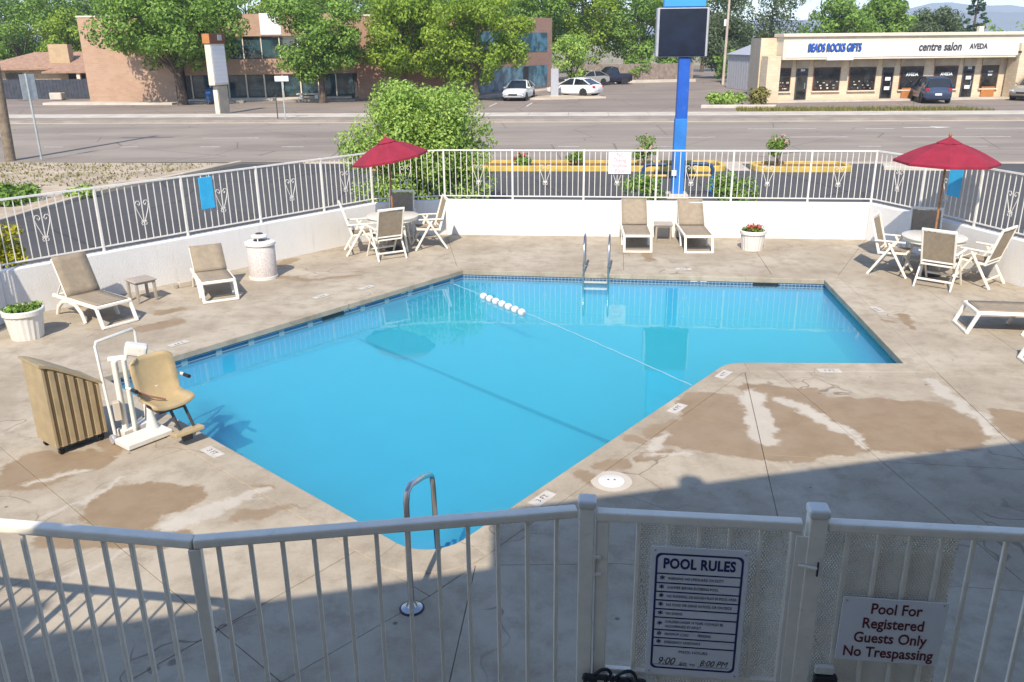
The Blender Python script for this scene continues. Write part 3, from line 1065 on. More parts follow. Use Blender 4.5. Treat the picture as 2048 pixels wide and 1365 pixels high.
# ================================================================== PERIMETER RAILING
FT = 1.93
fence = thing('perimeter_railing', 'white metal railing with scroll ornaments on the low stucco wall', 'railing')
mid_line = [((a[0] + b[0]) / 2, (a[1] + b[1]) / 2) for a, b in zip(w_in, w_outp)]
bal_me = MB().box((0, 0, (FT - 0.02 + WH + 0.09) / 2), (0.0135, 0.0135, FT - 0.02 - WH - 0.09)).mesh('baluster', M['white_paint'])
post_me = MB().box((0, 0, (FT + WH) / 2), (0.042, 0.042, FT - WH + 0.01)).mesh('post', M['white_paint'], bevel=0.004)

def scroll():
    """heart-shaped wrought scroll: two curls over a pointed V with a small cross-piece"""
    mb = MB()
    for s in (-1, 1):
        pts = [(0, 0, -0.26), (s * 0.05, 0, -0.13), (s * 0.105, 0, 0.02), (s * 0.125, 0, 0.11), (s * 0.10, 0, 0.165), (s * 0.055, 0, 0.165), (s * 0.03, 0, 0.12), (s * 0.055, 0, 0.085), (s * 0.078, 0, 0.115)]
        mb.tube(pts, 0.0065, 6)
        pts = [(0, 0, -0.20), (s * 0.03, 0, -0.215), (s * 0.05, 0, -0.24), (s * 0.04, 0, -0.27), (s * 0.02, 0, -0.265)]
        mb.tube(pts, 0.006, 6)
    mb.tube([(-0.05, 0, -0.2), (0.05, 0, -0.2)], 0.008, 6)
    return mb.mesh('scroll_ornament', M['white_paint'])
scroll_me = scroll()
# posts chosen where the photograph shows them
def rail_run(a, b, posts, first=True):
    a, b = Vector(a), Vector(b)
    d = (b - a).normalized()
    L = (b - a).length
    rz = math.atan2(d.y, d.x)
    for z, h, w in ((FT - 0.015, 0.03, 0.045), (WH + 0.085, 0.022, 0.03)):
        MB().bar((a.x, a.y, z), (b.x, b.y, z), w, h).build('rail', M['white_paint'], fence)
    ps = [t * L for t in posts]
    for t in ps:
        q = a + d * t
        link('post', post_me, fence, (q.x, q.y, 0), rz)
    ext = ([0.0] if not ps or ps[0] > 0.05 else []) + ps + ([L] if not ps or ps[-1] < L - 0.05 else [])
    for t0, t1 in zip(ext, ext[1:]):
        g = t1 - t0
        k = max(2, int(round(g / 0.128)))
        for j in range(1, k):
            q = a + d * (t0 + g * j / k)
            link('baluster', bal_me, fence, (q.x, q.y, 0), rz)
        if g > 1.0:
            j = k // 2
            q = a + d * (t0 + g * j / k)
            link('scroll_ornament', scroll_me, fence, (q.x, q.y, 1.42), rz)
ml = mid_line
rail_run(Vector(ml[0]).lerp(Vector(ml[1]), 0.75), ml[1], [0.5])
rail_run(ml[1], ml[2], [0.01, 0.224, 0.4255, 0.627, 0.826, 0.997])
rail_run(ml[2], ml[3], [0.995])
rail_run(ml[3], ml[4], [0.165, 0.335, 0.505, 0.68, 0.855, 0.998])
rail_run(ml[4], ml[5], [0.998])
rail_run(ml[5], Vector(ml[5]).lerp(Vector(ml[6]), 0.75), [0.26, 0.53, 0.80])

# ================================================================== POOLSIDE FURNITURE
def make_chair():
    """high-backed folding chair, faces +y: crossed A legs, arms, sling seat and back"""
    t = thing('patio_chair', '', 'chair', group='high backed folding chairs at the round tables')
    w = 0.27
    cr = M['cream']
    mb = MB()
    for s in (-1, 1):
        mb.bar((s * w, -0.20, 0.40), (s * w, -0.40, 1.05), 0.032, 0.045)
    mb.bar((-w - 0.02, -0.405, 1.06), (w + 0.02, -0.405, 1.06), 0.035, 0.045)
    mb.bar((-w, -0.225, 0.475), (w, -0.225, 0.475), 0.03, 0.035)
    mb.build('back_frame', cr, t, bevel=0.006)
    MB().add([(-w + .01, -0.237, 0.50), (w - .01, -0.237, 0.50), (w - .01, -0.313, 0.75), (-w + .01, -0.313, 0.75), (w - .01, -0.393, 1.02), (-w + .01, -0.393, 1.02),
              (-w + .01, -0.243, 0.50), (w - .01, -0.243, 0.50), (w - .01, -0.319, 0.75), (-w + .01, -0.319, 0.75), (w - .01, -0.399, 1.02), (-w + .01, -0.399, 1.02)],
             [(0, 1, 2, 3), (3, 2, 4, 5), (7, 6, 9, 8), (8, 9, 11, 10), (5, 4, 10, 11), (0, 6, 7, 1), (1, 7, 8, 2), (2, 8, 10, 4), (3, 9, 6, 0), (5, 11, 9, 3)]).build('back_sling', M['sling'], t)
    mb = MB()
    for s in (-1, 1):
        mb.bar((s * (w - .015), -0.21, 0.42), (s * (w - .015), 0.26, 0.45), 0.03, 0.04)
    mb.bar((-w, 0.26, 0.45), (w, 0.26, 0.45), 0.035, 0.04)
    mb.bar((-w, -0.2, 0.41), (w, -0.2, 0.41), 0.03, 0.035)
    mb.build('seat_frame', cr, t, bevel=0.006)
    MB().box((0, 0.03, 0.447), (2 * w - 0.05, 0.44, 0.014), rx=R(3.6)).build('seat_sling', M['sling'], t)
    for s in (-1, 1):
        x = s * (w + 0.035)
        MB().bar((x, -0.30, 0.655), (x, 0.24, 0.665), 0.05, 0.028).build('armrest', cr, t, bevel=0.008)
        MB().bar((x - s * .012, 0.33, 0.0), (x - s * .012, -0.06, 0.645), 0.028, 0.042, up=(0, 1, 0)).build('leg', cr, t, bevel=0.006)
        MB().bar((x, -0.36, 0.0), (x, 0.05, 0.645), 0.028, 0.042, up=(0, 1, 0)).build('leg', cr, t, bevel=0.006)
    MB().bar((-w - .03, -0.27, 0.15), (w + .03, -0.27, 0.15), 0.025, 0.035).build('stretcher', cr, t, bevel=0.004)
    MB().bar((-w - .02, 0.235, 0.16), (w + .02, 0.235, 0.16), 0.025, 0.035).build('stretcher', cr, t, bevel=0.004)
    return t

def facing(dx, dy):
    return math.atan2(dy, dx) - math.pi / 2
TL, TR = (-2.53, 18.08), (7.86, 15.50)
BUSH = 'by the tall green bush'
ARR = 'by the wall under the symmetrical crimson umbrella'
chair0 = make_chair()
chairs = [((-2.60, 17.32), (-0.50, 0.86), 'folding chair showing its tan back, in front of the tilted umbrella table'),
          ((-3.17, 17.78), (0.967, 0.25), 'folding chair side-on against the long sloping wall, at the tilted umbrella table'),
          ((-1.80, 18.22), (-0.966, -0.26), 'folding chair side-on beside the plain stretch of far wall, at the tilted umbrella table'),
          ((-2.46, 18.83), (0.0, -1.0), 'shaded folding chair in the wall corner behind the tilted umbrella table'),
          ((7.66, 14.72), (0.67, 0.74), 'folding chair showing its tan back, in front of the level umbrella table'),
          ((7.20, 15.62), (0.81, -0.58), 'folding chair nearest the pool at the level umbrella table'),
          ((8.42, 14.86), (-0.63, 0.78), 'folding chair tipped toward the side wall, at the level umbrella table'),
          ((8.00, 16.12), (-0.35, -0.93), 'shaded folding chair behind the level umbrella table against the angled wall')]
for i, (p, f, lab) in enumerate(chairs):
    c = chair0 if i == 0 else copy_tree(chair0)
    place(c, (p[0], p[1], 0), facing(*f), lab)

def make_table(loc, label):
    t = thing('patio_table', label, 'table', (*loc, 0), 0, 'round patio tables')
    r = 0.56
    MB().lathe([(0.03, 0.70), (r - 0.02, 0.70), (r, 0.71), (r, 0.728), (r - 0.012, 0.735), (0.03, 0.737)], 40, cap=False).build('tabletop', M['table'], t, smooth=True)
    MB().lathe([(r - 0.06, 0.645), (r - 0.03, 0.645), (r - 0.03, 0.70), (r - 0.06, 0.70)], 36, cap=False).build('apron', M['cream'], t)
    for k in range(4):
        a = R(45 + 90 * k)
        MB().tube([(0.36 * math.cos(a), 0.36 * math.sin(a), 0.66), (0.40 * math.cos(a), 0.40 * math.sin(a), 0.3), (0.46 * math.cos(a), 0.46 * math.sin(a), 0.0)], [0.028, 0.026, 0.022], 8).build('leg', M['cream'], t, smooth=True)
    return t
make_table(TL, 'round pale patio table under the tilted crimson umbrella')
make_table(TR, 'round pale patio table under the level crimson umbrella')

def make_umbrella(loc, label, tilt, top, rad, spin):
    t = thing('patio_umbrella', label, 'umbrella', (*loc, 0), 0, 'crimson patio umbrellas')
    MB().tube([(0, 0, 0.02), (0, 0, top - 0.06)], 0.02, 10).build('pole', M['wood'], t, smooth=True)
    MB().lathe([(0.22, 0.0), (0.22, 0.03), (0.17, 0.06), (0.05, 0.08), (0.045, 0.3), (0.0, 0.3)], 24).build('base', M['dark'], t, smooth=True)
    rot = Matrix.Translation((0, 0, top - 0.30)) @ Matrix.Rotation(tilt, 4, 'Y') @ Matrix.Rotation(spin, 4, 'Z') @ Matrix.Translation((0, 0, -(top - 0.30)))
    k, rings = 8, 7
    vs, fs = [], []
    drop = 0.385
    for j in range(rings + 1):
        u = j / rings
        for i in range(k * 4):
            a = 2 * math.pi * i / (k * 4)
            # straight hems between ribs, slight sag of the cloth
            ph = (a % (2 * math.pi / k)) - math.pi / k
            rr = rad * u * math.cos(math.pi / k) / math.cos(ph)
            sag = 0.035 * u * (1 - (abs(ph) / (math.pi / k)) ** 2) * (1.2 - u)
            z = top - drop * (u ** 0.92) + 0.05 * math.sin(math.pi * u) - sag * 0.6
            vs.append(rot @ Vector((rr * math.cos(a), rr * math.sin(a), z)))
    n = k * 4
    for j in range(rings):
        for i in range(n):
            i2 = (i + 1) % n
            fs.append((j * n + i, (j + 1) * n + i, (j + 1) * n + i2, j * n + i2))
    # hanging hem
    b0 = len(vs)
    for i in range(n):
        a = 2 * math.pi * i / n
        ph = (a % (2 * math.pi / k)) - math.pi / k
        rr = rad * math.cos(math.pi / k) / math.cos(ph)
        vs.append(rot @ Vector((rr * math.cos(a), rr * math.sin(a), top - drop - 0.045)))
    for i in range(n):
        i2 = (i + 1) % n
        fs.append((rings * n + i, b0 + i, b0 + i2, rings * n + i2))
    cn = MB().add(vs, fs).build('canopy', M['red'], t, smooth=False)
    sol = cn.modifiers.new('thickness', 'SOLIDIFY')
    sol.thickness = 0.004
    # vent cap
    vs = [rot @ Vector((0, 0, top + 0.045))]
    for i in range(16):
        a = 2 * math.pi * i / 16
        vs.append(rot @ Vector((0.21 * math.cos(a), 0.21 * math.sin(a), top - 0.065)))
    MB().add(vs, [(0, 1 + i, 1 + (i + 1) % 16) for i in range(16)]).build('vent_cap', M['red'], t)
    for i in range(k):
        a = 2 * math.pi * i / k
        p = [rot @ Vector((rad * 0.99 * u * math.cos(a), rad * 0.99 * u * math.sin(a), top - drop * (u ** 0.92) + 0.05 * math.sin(math.pi * u) - 0.022)) for u in (0.03, 0.35, 0.7, 1.0)]
        MB().tube(p, 0.008, 6).build('rib', M['wood'], t)
    MB().lathe([(0.018, 0), (0.03, 0.02), (0.026, 0.05), (0.012, 0.075), (0.0, 0.08)], 12, rot @ Vector((0, 0, top + 0.035))).build('finial', M['wood'], t, smooth=True)
    return t
make_umbrella(TL, 'crimson umbrella tilted to one side over the table by the green bush', R(-10), 2.33, 0.80, R(10))
make_umbrella(TR, 'level crimson umbrella over the table by the side wall', R(0.5), 2.49, 0.88, R(22.5))

def make_lounger(back_deg, seat_len=1.12, L=0.68, label='', name='sun_lounger'):
    """hinge at the origin, foot end towards +y; white frame, tan sling"""
    t = thing(name, label, 'sun lounger', group='cream and tan sun loungers')
    w = 0.28
    cr = M['cream']
    z = 0.33
    for s in (-1, 1):
        x = s * w
        MB().bar((x, -0.45, z - 0.01), (x, seat_len, z), 0.05, 0.06).build('side_rail', cr, t, bevel=0.012)
        # splayed front legs
        MB().bar((x, seat_len - 0.02, z), (x, seat_len + 0.12, 0.0), 0.05, 0.055, up=(0, 1, 0)).build('leg', cr, t, bevel=0.01)
        # arched rear pair
        pts = [(x, 0.48, 0.0), (x, 0.40, 0.16), (x, 0.25, 0.27), (x, 0.05, 0.29), (x, -0.16, 0.26), (x, -0.32, 0.15), (x, -0.42, 0.0)]
        MB().tube(pts, [0.026, 0.028, 0.03, 0.03, 0.03, 0.028, 0.026], 8, flat=1.3).build('arched_leg', cr, t, smooth=True)
    MB().bar((-w - .02, seat_len, z), (w + .02, seat_len, z), 0.05, 0.055).build('front_rail', cr, t, bevel=0.012)
    MB().bar((-w, seat_len + 0.118, 0.022), (w, seat_len + 0.118, 0.022), 0.04, 0.04).build('foot_bar', cr, t, bevel=0.008)
    MB().bar((-w, -0.43, z - 0.02), (w, -0.43, z - 0.02), 0.04, 0.045).build('rear_rail', cr, t, bevel=0.008)
    vs, fs = [], []
    k = 7
    for i in range(k + 1):
        y = -0.02 + (seat_len - 0.01) * i / k
        for j, xx in enumerate((-w + .012, -w * .5, 0, w * .5, w - .012)):
            vs.append((xx, y, z + 0.036 - 0.03 * math.sin(math.pi * (j / 4)) * math.sin(math.pi * i / k)))
    for i in range(k):
        for j in range(4):
            a = i * 5 + j
            fs.append((a, a + 1, a + 6, a + 5))
    s1 = MB().add(vs, fs).build('seat_sling', M['sling'], t, smooth=True)
    s1.modifiers.new('thickness', 'SOLIDIFY').thickness = 0.008
    a = R(back_deg)
    def bk(x, u, off=0.0):
        return (x, -u * L * math.cos(a) + off * math.sin(a), z + 0.03 + u * L * math.sin(a) + off * math.cos(a))
    mb = MB()
    for s in (-1, 1):
        mb.bar(bk(s * (w - .01), 0), bk(s * (w - .01), 1), 0.035, 0.035)
    mb.bar(bk(-w + .01, 1.0), bk(w - .01, 1.0), 0.035, 0.035)
    mb.build('back_frame', cr, t, bevel=0.006)
    vs, fs = [], []
    for i in range(k + 1):
        for j, xx in enumerate((-w, -w * .5, 0, w * .5, w)):
            vs.append(bk(xx, 1.03 * i / k, 0.024 - 0.022 * math.sin(math.pi * j / 4) * math.sin(math.pi * i / k)))
    for i in range(k):
        for j in range(4):
            q = i * 5 + j
            fs.append((q, q + 1, q + 6, q + 5))
    s2 = MB().add(vs, fs).build('back_sling', M['sling'], t, smooth=True)
    s2.modifiers.new('thickness', 'SOLIDIFY').thickness = 0.008
    if back_deg > 15:
        for s in (-1, 1):
            MB().bar(bk(s * (w - .05), 0.45, -0.02), (s * (w - .05), -0.40, z), 0.018, 0.018).build('prop', cr, t)
    return t
# two with raised backs against the far wall
lg = make_lounger(46, 1.05, 0.66)
place(lg, (2.74, 18.62, 0), facing(-0.07, -1), 'upright backed sun lounger at the far wall, nearer the pool ladder')
l2 = copy_tree(lg)
place(l2, (3.98, 18.50, 0), facing(-0.05, -1), 'upright backed sun lounger at the far wall, beside the flower tub')
l3 = make_lounger(64, 0.92, 0.66)
place(l3, (-7.07, 13.53, 0), facing(0.80, -0.60), 'sun lounger with raised tan back beside the ribbed planter')
l4 = make_lounger(52, 0.74, 0.50)
place(l4, (-5.43, 14.93, 0), facing(0.46, -0.89), 'compact sun lounger with a short raised back, beside the pebbled litter bin')
l5 = make_lounger(2, 1.15, 0.7)
place(l5, (8.12, 12.15, 0), facing(-0.99, 0.15), 'sun lounger lying flat on the open deck by the side wall')
l6 = copy_tree(l5)
place(l6, (8.24, 10.58, 0), facing(-0.99, 0.1), 'flat sun lounger of which only one foot corner shows')

def make_side_table(loc, rz, label):
    t = thing('side_table', label, 'side table', (*loc, 0), rz, 'small taupe side tables')
    MB().box((0, 0, 0.375), (0.40, 0.40, 0.03)).build('top', M['taupe'], t, bevel=0.01)
    MB().box((0, 0, 0.345), (0.35, 0.35, 0.03)).build('apron', M['taupe'], t)
    for x in (-0.16, 0.16):
        for y in (-0.16, 0.16):
            MB().bar((x, y, 0), (x * 0.97, y * 0.97, 0.35), 0.045, 0.045).build('leg', M['taupe'], t, bevel=0.006)
    return t
make_side_table((-6.45, 14.32), R(48), 'small taupe side table between the planter lounger and the compact lounger')
make_side_table((3.38, 18.62), R(-6), 'small taupe side table between the two loungers at the far wall')

# loose white block by the wall
t = thing('block', 'small off white block lying at the foot of the wall beside the compact lounger', 'block', (-6.05, 15.2, 0), R(45))
MB().box((0, 0, 0.05), (0.24, 0.13, 0.10)).build('body', M['sidewalk'], t, bevel=0.008)
MB().box((-0.16, 0.0, 0.035), (0.05, 0.12, 0.07)).build('end_cap', M['taupe'], t, bevel=0.005)

# planters
def leaf_cloud(blobs, n, size, rnd, squash=0.7, flat=0.0):
    """leaf-sized faces scattered through the shells of several clumps; returns verts, faces, tones"""
    vs, fs, tn = [], [], []
    wsum = sum(b[3] ** 2 for b in blobs)
    for (bx, by, bz, br) in blobs:
        k = max(4, int(n * br * br / wsum))
        tone0 = rnd.uniform(-0.18, 0.18)
        for _ in range(k):
            d = Vector((rnd.gauss(0, 1), rnd.gauss(0, 1), rnd.gauss(0, 1))).normalized()
            rr = br * (1 - 0.55 * rnd.random() ** 2.2) * rnd.uniform(0.92, 1.1)
            c = Vector((bx, by, bz)) + Vector((d.x * rr, d.y * rr, d.z * rr * squash))
            nrm = (d + Vector((rnd.gauss(0, .5), rnd.gauss(0, .5), rnd.gauss(0, .5) + 0.3))).normalized()
            u = nrm.orthogonal().normalized()
            u = Matrix.Rotation(rnd.uniform(0, 6.28), 3, nrm) @ u
            w = nrm.cross(u)
            s = size * rnd.uniform(0.6, 1.35)
            o = len(vs)
            vs += [c - u * s, c + w * s * 0.55 + nrm * s * 0.12, c + u * s, c - w * s * 0.55 + nrm * s * 0.12]
            fs.append((o, o + 1, o + 2, o + 3))
            tn.append(max(0, min(1, 0.5 + tone0 + rnd.uniform(-0.35, 0.35))))
    return vs, fs, tn

def leaf_object(name, blobs, n, size, mat, parent=None, seed=1, squash=0.7):
    rnd = random.Random(seed)
    vs, fs, tn = leaf_cloud(blobs, n, size, rnd, squash)
    me = bpy.data.meshes.new(name)
    me.from_pydata([tuple(v) for v in vs], [], fs)
    at = me.attributes.new('leaf_tone', 'FLOAT', 'FACE')
    at.data.foreach_set('value', tn)
    me.materials.append(mat)
    return link(name, me, parent)

def make_planter(loc, r, h, label, petals):
    t = thing('planter', label, 'planter', (*loc, 0))
    k = 40
    vs, fs = [], []
    prof = [(0.80, 0.0), (0.86, 0.30), (0.95, 0.78), (0.97, 0.82), (1.04, 0.83), (1.05, 0.97), (1.02, 1.0), (0.93, 1.0), (0.90, 0.86)]
    for u, z in prof:
        for i in range(k):
            a = 2 * math.pi * i / k
            rib = (0.965 if i % 2 else 1.0) if z < 0.8 else 1.0
            vs.append((r * u * rib * math.cos(a), r * u * rib * math.sin(a), h * z))
    for j in range(len(prof) - 1):
        for i in range(k):
            fs.append((j * k + i, j * k + (i + 1) % k, (j + 1) * k + (i + 1) % k, (j + 1) * k + i))
    fs.append(tuple(range(k))[::-1])
    MB().add(vs, fs).build('pot', M['white_paint'], t)
    MB().lathe([(r * 0.9, h * 0.9), (0.0, h * 0.93)], 24, cap=False).build('soil', M['soil'], t)
    leaf_object('plant', [(random.uniform(-.5, .5) * r, random.uniform(-.5, .5) * r, h * 1.0, r * 0.42) for _ in range(7)], 420, 0.035, M['leaf_tree'], t, seed=int(r * 1000), squash=0.5)
    if petals:
        leaf_object('flowers', [(random.uniform(-.5, .5) * r, random.uniform(-.5, .5) * r, h * 1.16, r * 0.28) for _ in range(6)], 130, 0.028, M['petal_red'], t, seed=3)
    return t
make_planter((-7.44, 12.38), 0.285, 0.46, 'white ribbed planter tub with low greenery beside the raised lounger', False)
make_planter((5.11, 17.66), 0.265, 0.42, 'white flower tub with red blooms standing alone at the far wall', True)

# litter bin
t = thing('litter_bin', 'round pebble faced litter bin with white hooded lid beside the compact lounger', 'litter bin', (-4.74, 15.78, 0))
MB().lathe([(0.255, 0.0), (0.262, 0.02), (0.262, 0.64), (0.25, 0.66)], 36).build('body', M['aggregate'], t, smooth=True)
MB().lathe([(0.262, 0.0), (0.272, 0.0), (0.272, 0.05), (0.262, 0.055)], 36, cap=False).build('foot_ring', M['white_paint'], t)
MB().lathe([(0.268, 0.64), (0.285, 0.65), (0.285, 0.695), (0.25, 0.715), (0.13, 0.725), (0.12, 0.70)], 36, cap=False).build('lid', M['white_paint'], t, smooth=True)
MB().lathe([(0.122, 0.70), (0.122, 0.705), (0, 0.705)], 24, cap=False).build('opening', M['dark'], t)
MB().lathe([(0.15, 0.79), (0.155, 0.80), (0.14, 0.825), (0.08, 0.845), (0.0, 0.85)], 28).build('hood', M['white_paint'], t, smooth=True)
MB().lathe([(0.07, 0.846), (0.075, 0.85), (0.06, 0.862), (0.0, 0.864)], 20).build('ash_tray', M['dark'], t, smooth=True)
for k in range(3):
    a = R(30 + 120 * k)
    MB().bar((0.125 * math.cos(a), 0.125 * math.sin(a), 0.71), (0.125 * math.cos(a), 0.125 * math.sin(a), 0.80), 0.018).build('hood_post', M['white_paint'], t)

# ================================================================== POOL HARDWARE
# far ladder
t = thing('pool_ladder', 'stainless pool ladder hooked over the far coping', 'ladder', (1.62, 15.78, 0), R(-8.3))
for s in (-0.235, 0.235):
    MB().tube([(s, 0.52, 0.0), (s, 0.50, 0.52), (s, 0.45, 0.64), (s, 0.33, 0.695), (s, 0.16, 0.66), (s, 0.03, 0.50), (s, -0.045, 0.2), (s, -0.05, -0.2), (s, -0.05, -0.33)], 0.019, 10).build('rail', M['chrome'], t, smooth=True)
    MB().lathe([(0.05, 0.0), (0.05, 0.008), (0.028, 0.02), (0.024, 0.03)], 14, (s, 0.52, 0.0)).build('flange', M['chrome'], t, smooth=True)
for z in (-0.15, -0.28):
    MB().box((0, -0.06, z), (0.44, 0.09, 0.025)).build('tread', M['white_paint'], t, bevel=0.005)

# near grab rail over the steps
t = thing('grab_rail', 'bent stainless grab rail standing over the pool steps', 'handrail', (-0.81, 5.62, 0))
MB().tube([(0, 0, 0), (-0.005, 0.02, 0.5), (-0.005, 0.05, 0.90), (0.0, 0.09, 0.985), (0.02, 0.16, 1.01), (0.07, 0.60, 0.84), (0.095, 0.88, 0.71), (0.10, 0.97, 0.64), (0.105, 0.99, 0.55), (0.11, 1.02, 0.1), (0.115, 1.05, -0.32)], 0.024, 12).build('tube', M['chrome'], t, smooth=True)
MB().lathe([(0.085, 0.0), (0.085, 0.012), (0.045, 0.03), (0.03, 0.06), (0.026, 0.07)], 20).build('flange', M['chrome'], t, smooth=True)
MB().lathe([(0.10, 0.0), (0.10, 0.006), (0.084, 0.007)], 20, cap=False).build('gasket', M['black'], t)

# float line
ra, rb = Vector((-1.10, 15.60, -0.122)), Vector((2.38, 10.44, -0.122))
rope_dir = (rb - ra)
t = thing('float_line', 'white float rope with seven round floats across the pool', 'float line', tuple(ra))
n_r = 46
MB().tube([((rb - ra) * i / n_r + Vector((0.05 * math.sin(math.pi * i / n_r), 0.05 * math.sin(math.pi * i / n_r) + 0.012 * math.sin(i * 1.7), 0.002 * math.sin(i * 2.1)))) for i in range(n_r + 1)], 0.006, 6).build('rope', M['rope'], t, smooth=True)
A7, B7 = Vector((-0.50, 14.66, 0)), Vector((0.17, 13.68, 0))
for i in range(7):
    q = A7.lerp(B7, i / 6) - Vector((ra.x, ra.y, 0))
    f = MB()
    f.lathe([(0.015, -0.058), (0.048, -0.05), (0.066, -0.02), (0.066, 0.02), (0.048, 0.05), (0.015, 0.058)], 16)
    o = f.build('float', M['signwhite'], t, smooth=True)
    o.location = (q.x, q.y, 0.022)
    o.rotation_euler = (R(90), 0, math.atan2(B7.y - A7.y, B7.x - A7.x) + R(90))
    MB().lathe([(0.012, 0.062), (0.03, 0.064), (0.03, 0.076), (0.012, 0.078)], 14).build('collar', M['grey_metal'], o)

# ---- pool lift
LX, LY = -4.15, 8.75
t = thing('pool_lift', 'white wheeled pool lift with tan moulded seat at the pool edge', 'pool lift', (LX, LY, 0))
wm = M['white_paint']
def lw_(x, y, z):
    return (x - LX, y - LY, z)
MB().box(lw_(-4.16, 8.70, 0.045), (0.54, 0.29, 0.07), R(52)).build('base_plate', wm, t, bevel=0.012)
MB().box(lw_(-4.34, 8.92, 0.06), (0.40, 0.14, 0.09), R(58)).build('battery_tray', wm, t, bevel=0.01)
MB().bar(lw_(-4.40, 8.80, 0.05), lw_(-4.40, 8.80, 0.92), 0.055, 0.065).build('mast', wm, t, bevel=0.008)
MB().bar(lw_(-4.31, 8.84, 0.05), lw_(-4.31, 8.84, 0.92), 0.042, 0.06).build('mast', wm, t, bevel=0.008)
MB().tube([lw_(-4.12, 8.86, 0.08), lw_(-4.12, 8.86, 0.16), lw_(-4.13, 8.87, 0.3), lw_(-4.15, 8.9, 0.62), lw_(-4.17, 8.94, 0.9)], [0.075, 0.055, 0.03, 0.026, 0.03], 10).build('actuator', wm, t, smooth=True)
MB().box(lw_(-4.42, 8.72, 0.36), (0.075, 0.085, 0.22), R(30)).build('control_box', M['sidewalk'], t, bevel=0.008)
MB().box(lw_(-4.22, 8.98, 0.99), (0.24, 0.15, 0.14), R(20), ry=R(16)).build('motor_cover', wm, t, bevel=0.04, segs=3)
MB().bar(lw_(-4.48, 8.83, 0.93), lw_(-4.28, 8.87, 0.94), 0.05, 0.05).build('cross_head', M['cream'], t, bevel=0.008)
MB().tube([lw_(-4.46, 8.66, 0.06), lw_(-4.60, 8.84, 1.08), lw_(-4.60, 8.87, 1.12), lw_(-4.38, 9.30, 1.13), lw_(-4.36, 9.32, 1.09), lw_(-4.32, 9.22, 0.6), lw_(-4.28, 9.08, 0.1)], 0.017, 8).build('push_frame', wm, t, smooth=True)
MB().bar(lw_(-4.18, 8.94, 0.92), lw_(-3.96, 8.76, 0.62), 0.05, 0.06).build('lift_arm', wm, t, bevel=0.008)
for x, y in ((-4.47, 8.62), (-4.33, 9.16)):
    wh = MB().lathe([(0.02, -0.018), (0.05, -0.02), (0.055, -0.012), (0.055, 0.012), (0.05, 0.02), (0.02, 0.018)], 18).build('wheel', M['grey_metal'], t, smooth=True)
    wh.location = lw_(x, y, 0.056)
    wh.rotation_euler = (R(90), 0, R(-38))
# moulded seat shell, turned along the pool edge: back and pan in one curved sheet
SC, SR = lw_(-3.99, 8.78, 0), R(-42)
def seat_part(mb, name, mat, **kw):
    o = mb.build(name, mat, t, **kw)
    o.location = SC
    o.rotation_euler = (0, 0, SR)
    return o
vs, fs = [], []
prof = [(-0.05, 1.00), (-0.04, 0.95), (-0.01, 0.82), (0.02, 0.68), (0.05, 0.57), (0.11, 0.505), (0.20, 0.495), (0.32, 0.51), (0.40, 0.51), (0.43, 0.48)]
m_ = 9
for i, (x, z) in enumerate(prof):
    hw = 0.235 + 0.02 * math.sin(math.pi * min(1, i / 4.0)) if i < 5 else 0.245
    if i == 0:
        hw = 0.19
    for j in range(m_):
        u = -1 + 2 * j / (m_ - 1)
        curl = 0.06 * abs(u) ** 3
        vs.append((x + (curl if i < 5 else 0), u * hw, z + (curl if i >= 5 else 0)))
for i in range(len(prof) - 1):
    for j in range(m_ - 1):
        q = i * m_ + j
        fs.append((q, q + 1, q + m_ + 1, q + m_))
st = seat_part(MB().add(vs, fs), 'seat_shell', M['tan_seat'], smooth=True)
st.modifiers.new('thickness', 'SOLIDIFY').thickness = 0.02
seat_part(MB().box((0.2, 0, 0.45), (0.30, 0.30, 0.05)), 'seat_bracket', M['dark'], bevel=0.008)
for y in (-0.30, 0.30):
    arm = seat_part(MB().tube([(0.0, y, 0.70), (0.13, y, 0.71)], 0.018, 8), 'armrest', wm, smooth=True)
    MB().tube([(0.13, y, 0.71), (0.24, y, 0.715)], 0.022, 8).build('grip', M['black'], arm, smooth=True)
seat_part(MB().tube([(0.06, -0.27, 0.68), (0.16, -0.15, 0.60), (0.28, -0.02, 0.55)], 0.010, 6), 'seat_belt', M['brown'])
for y in (-0.02, 0.14):
    seat_part(MB().bar((0.33, y, 0.47), (0.40, y + 0.05, 0.20), 0.028, 0.028), 'footrest_leg', M['dark'], bevel=0.004)
seat_part(MB().box((0.42, 0.10, 0.17), (0.16, 0.34, 0.05), ry=R(-10)), 'footrest', M['tan_seat'], bevel=0.014, segs=2)
seat_part(MB().box((0.40, 0.10, 0.10), (0.06, 0.12, 0.09)), 'footrest_joint', M['dark'], bevel=0.01)

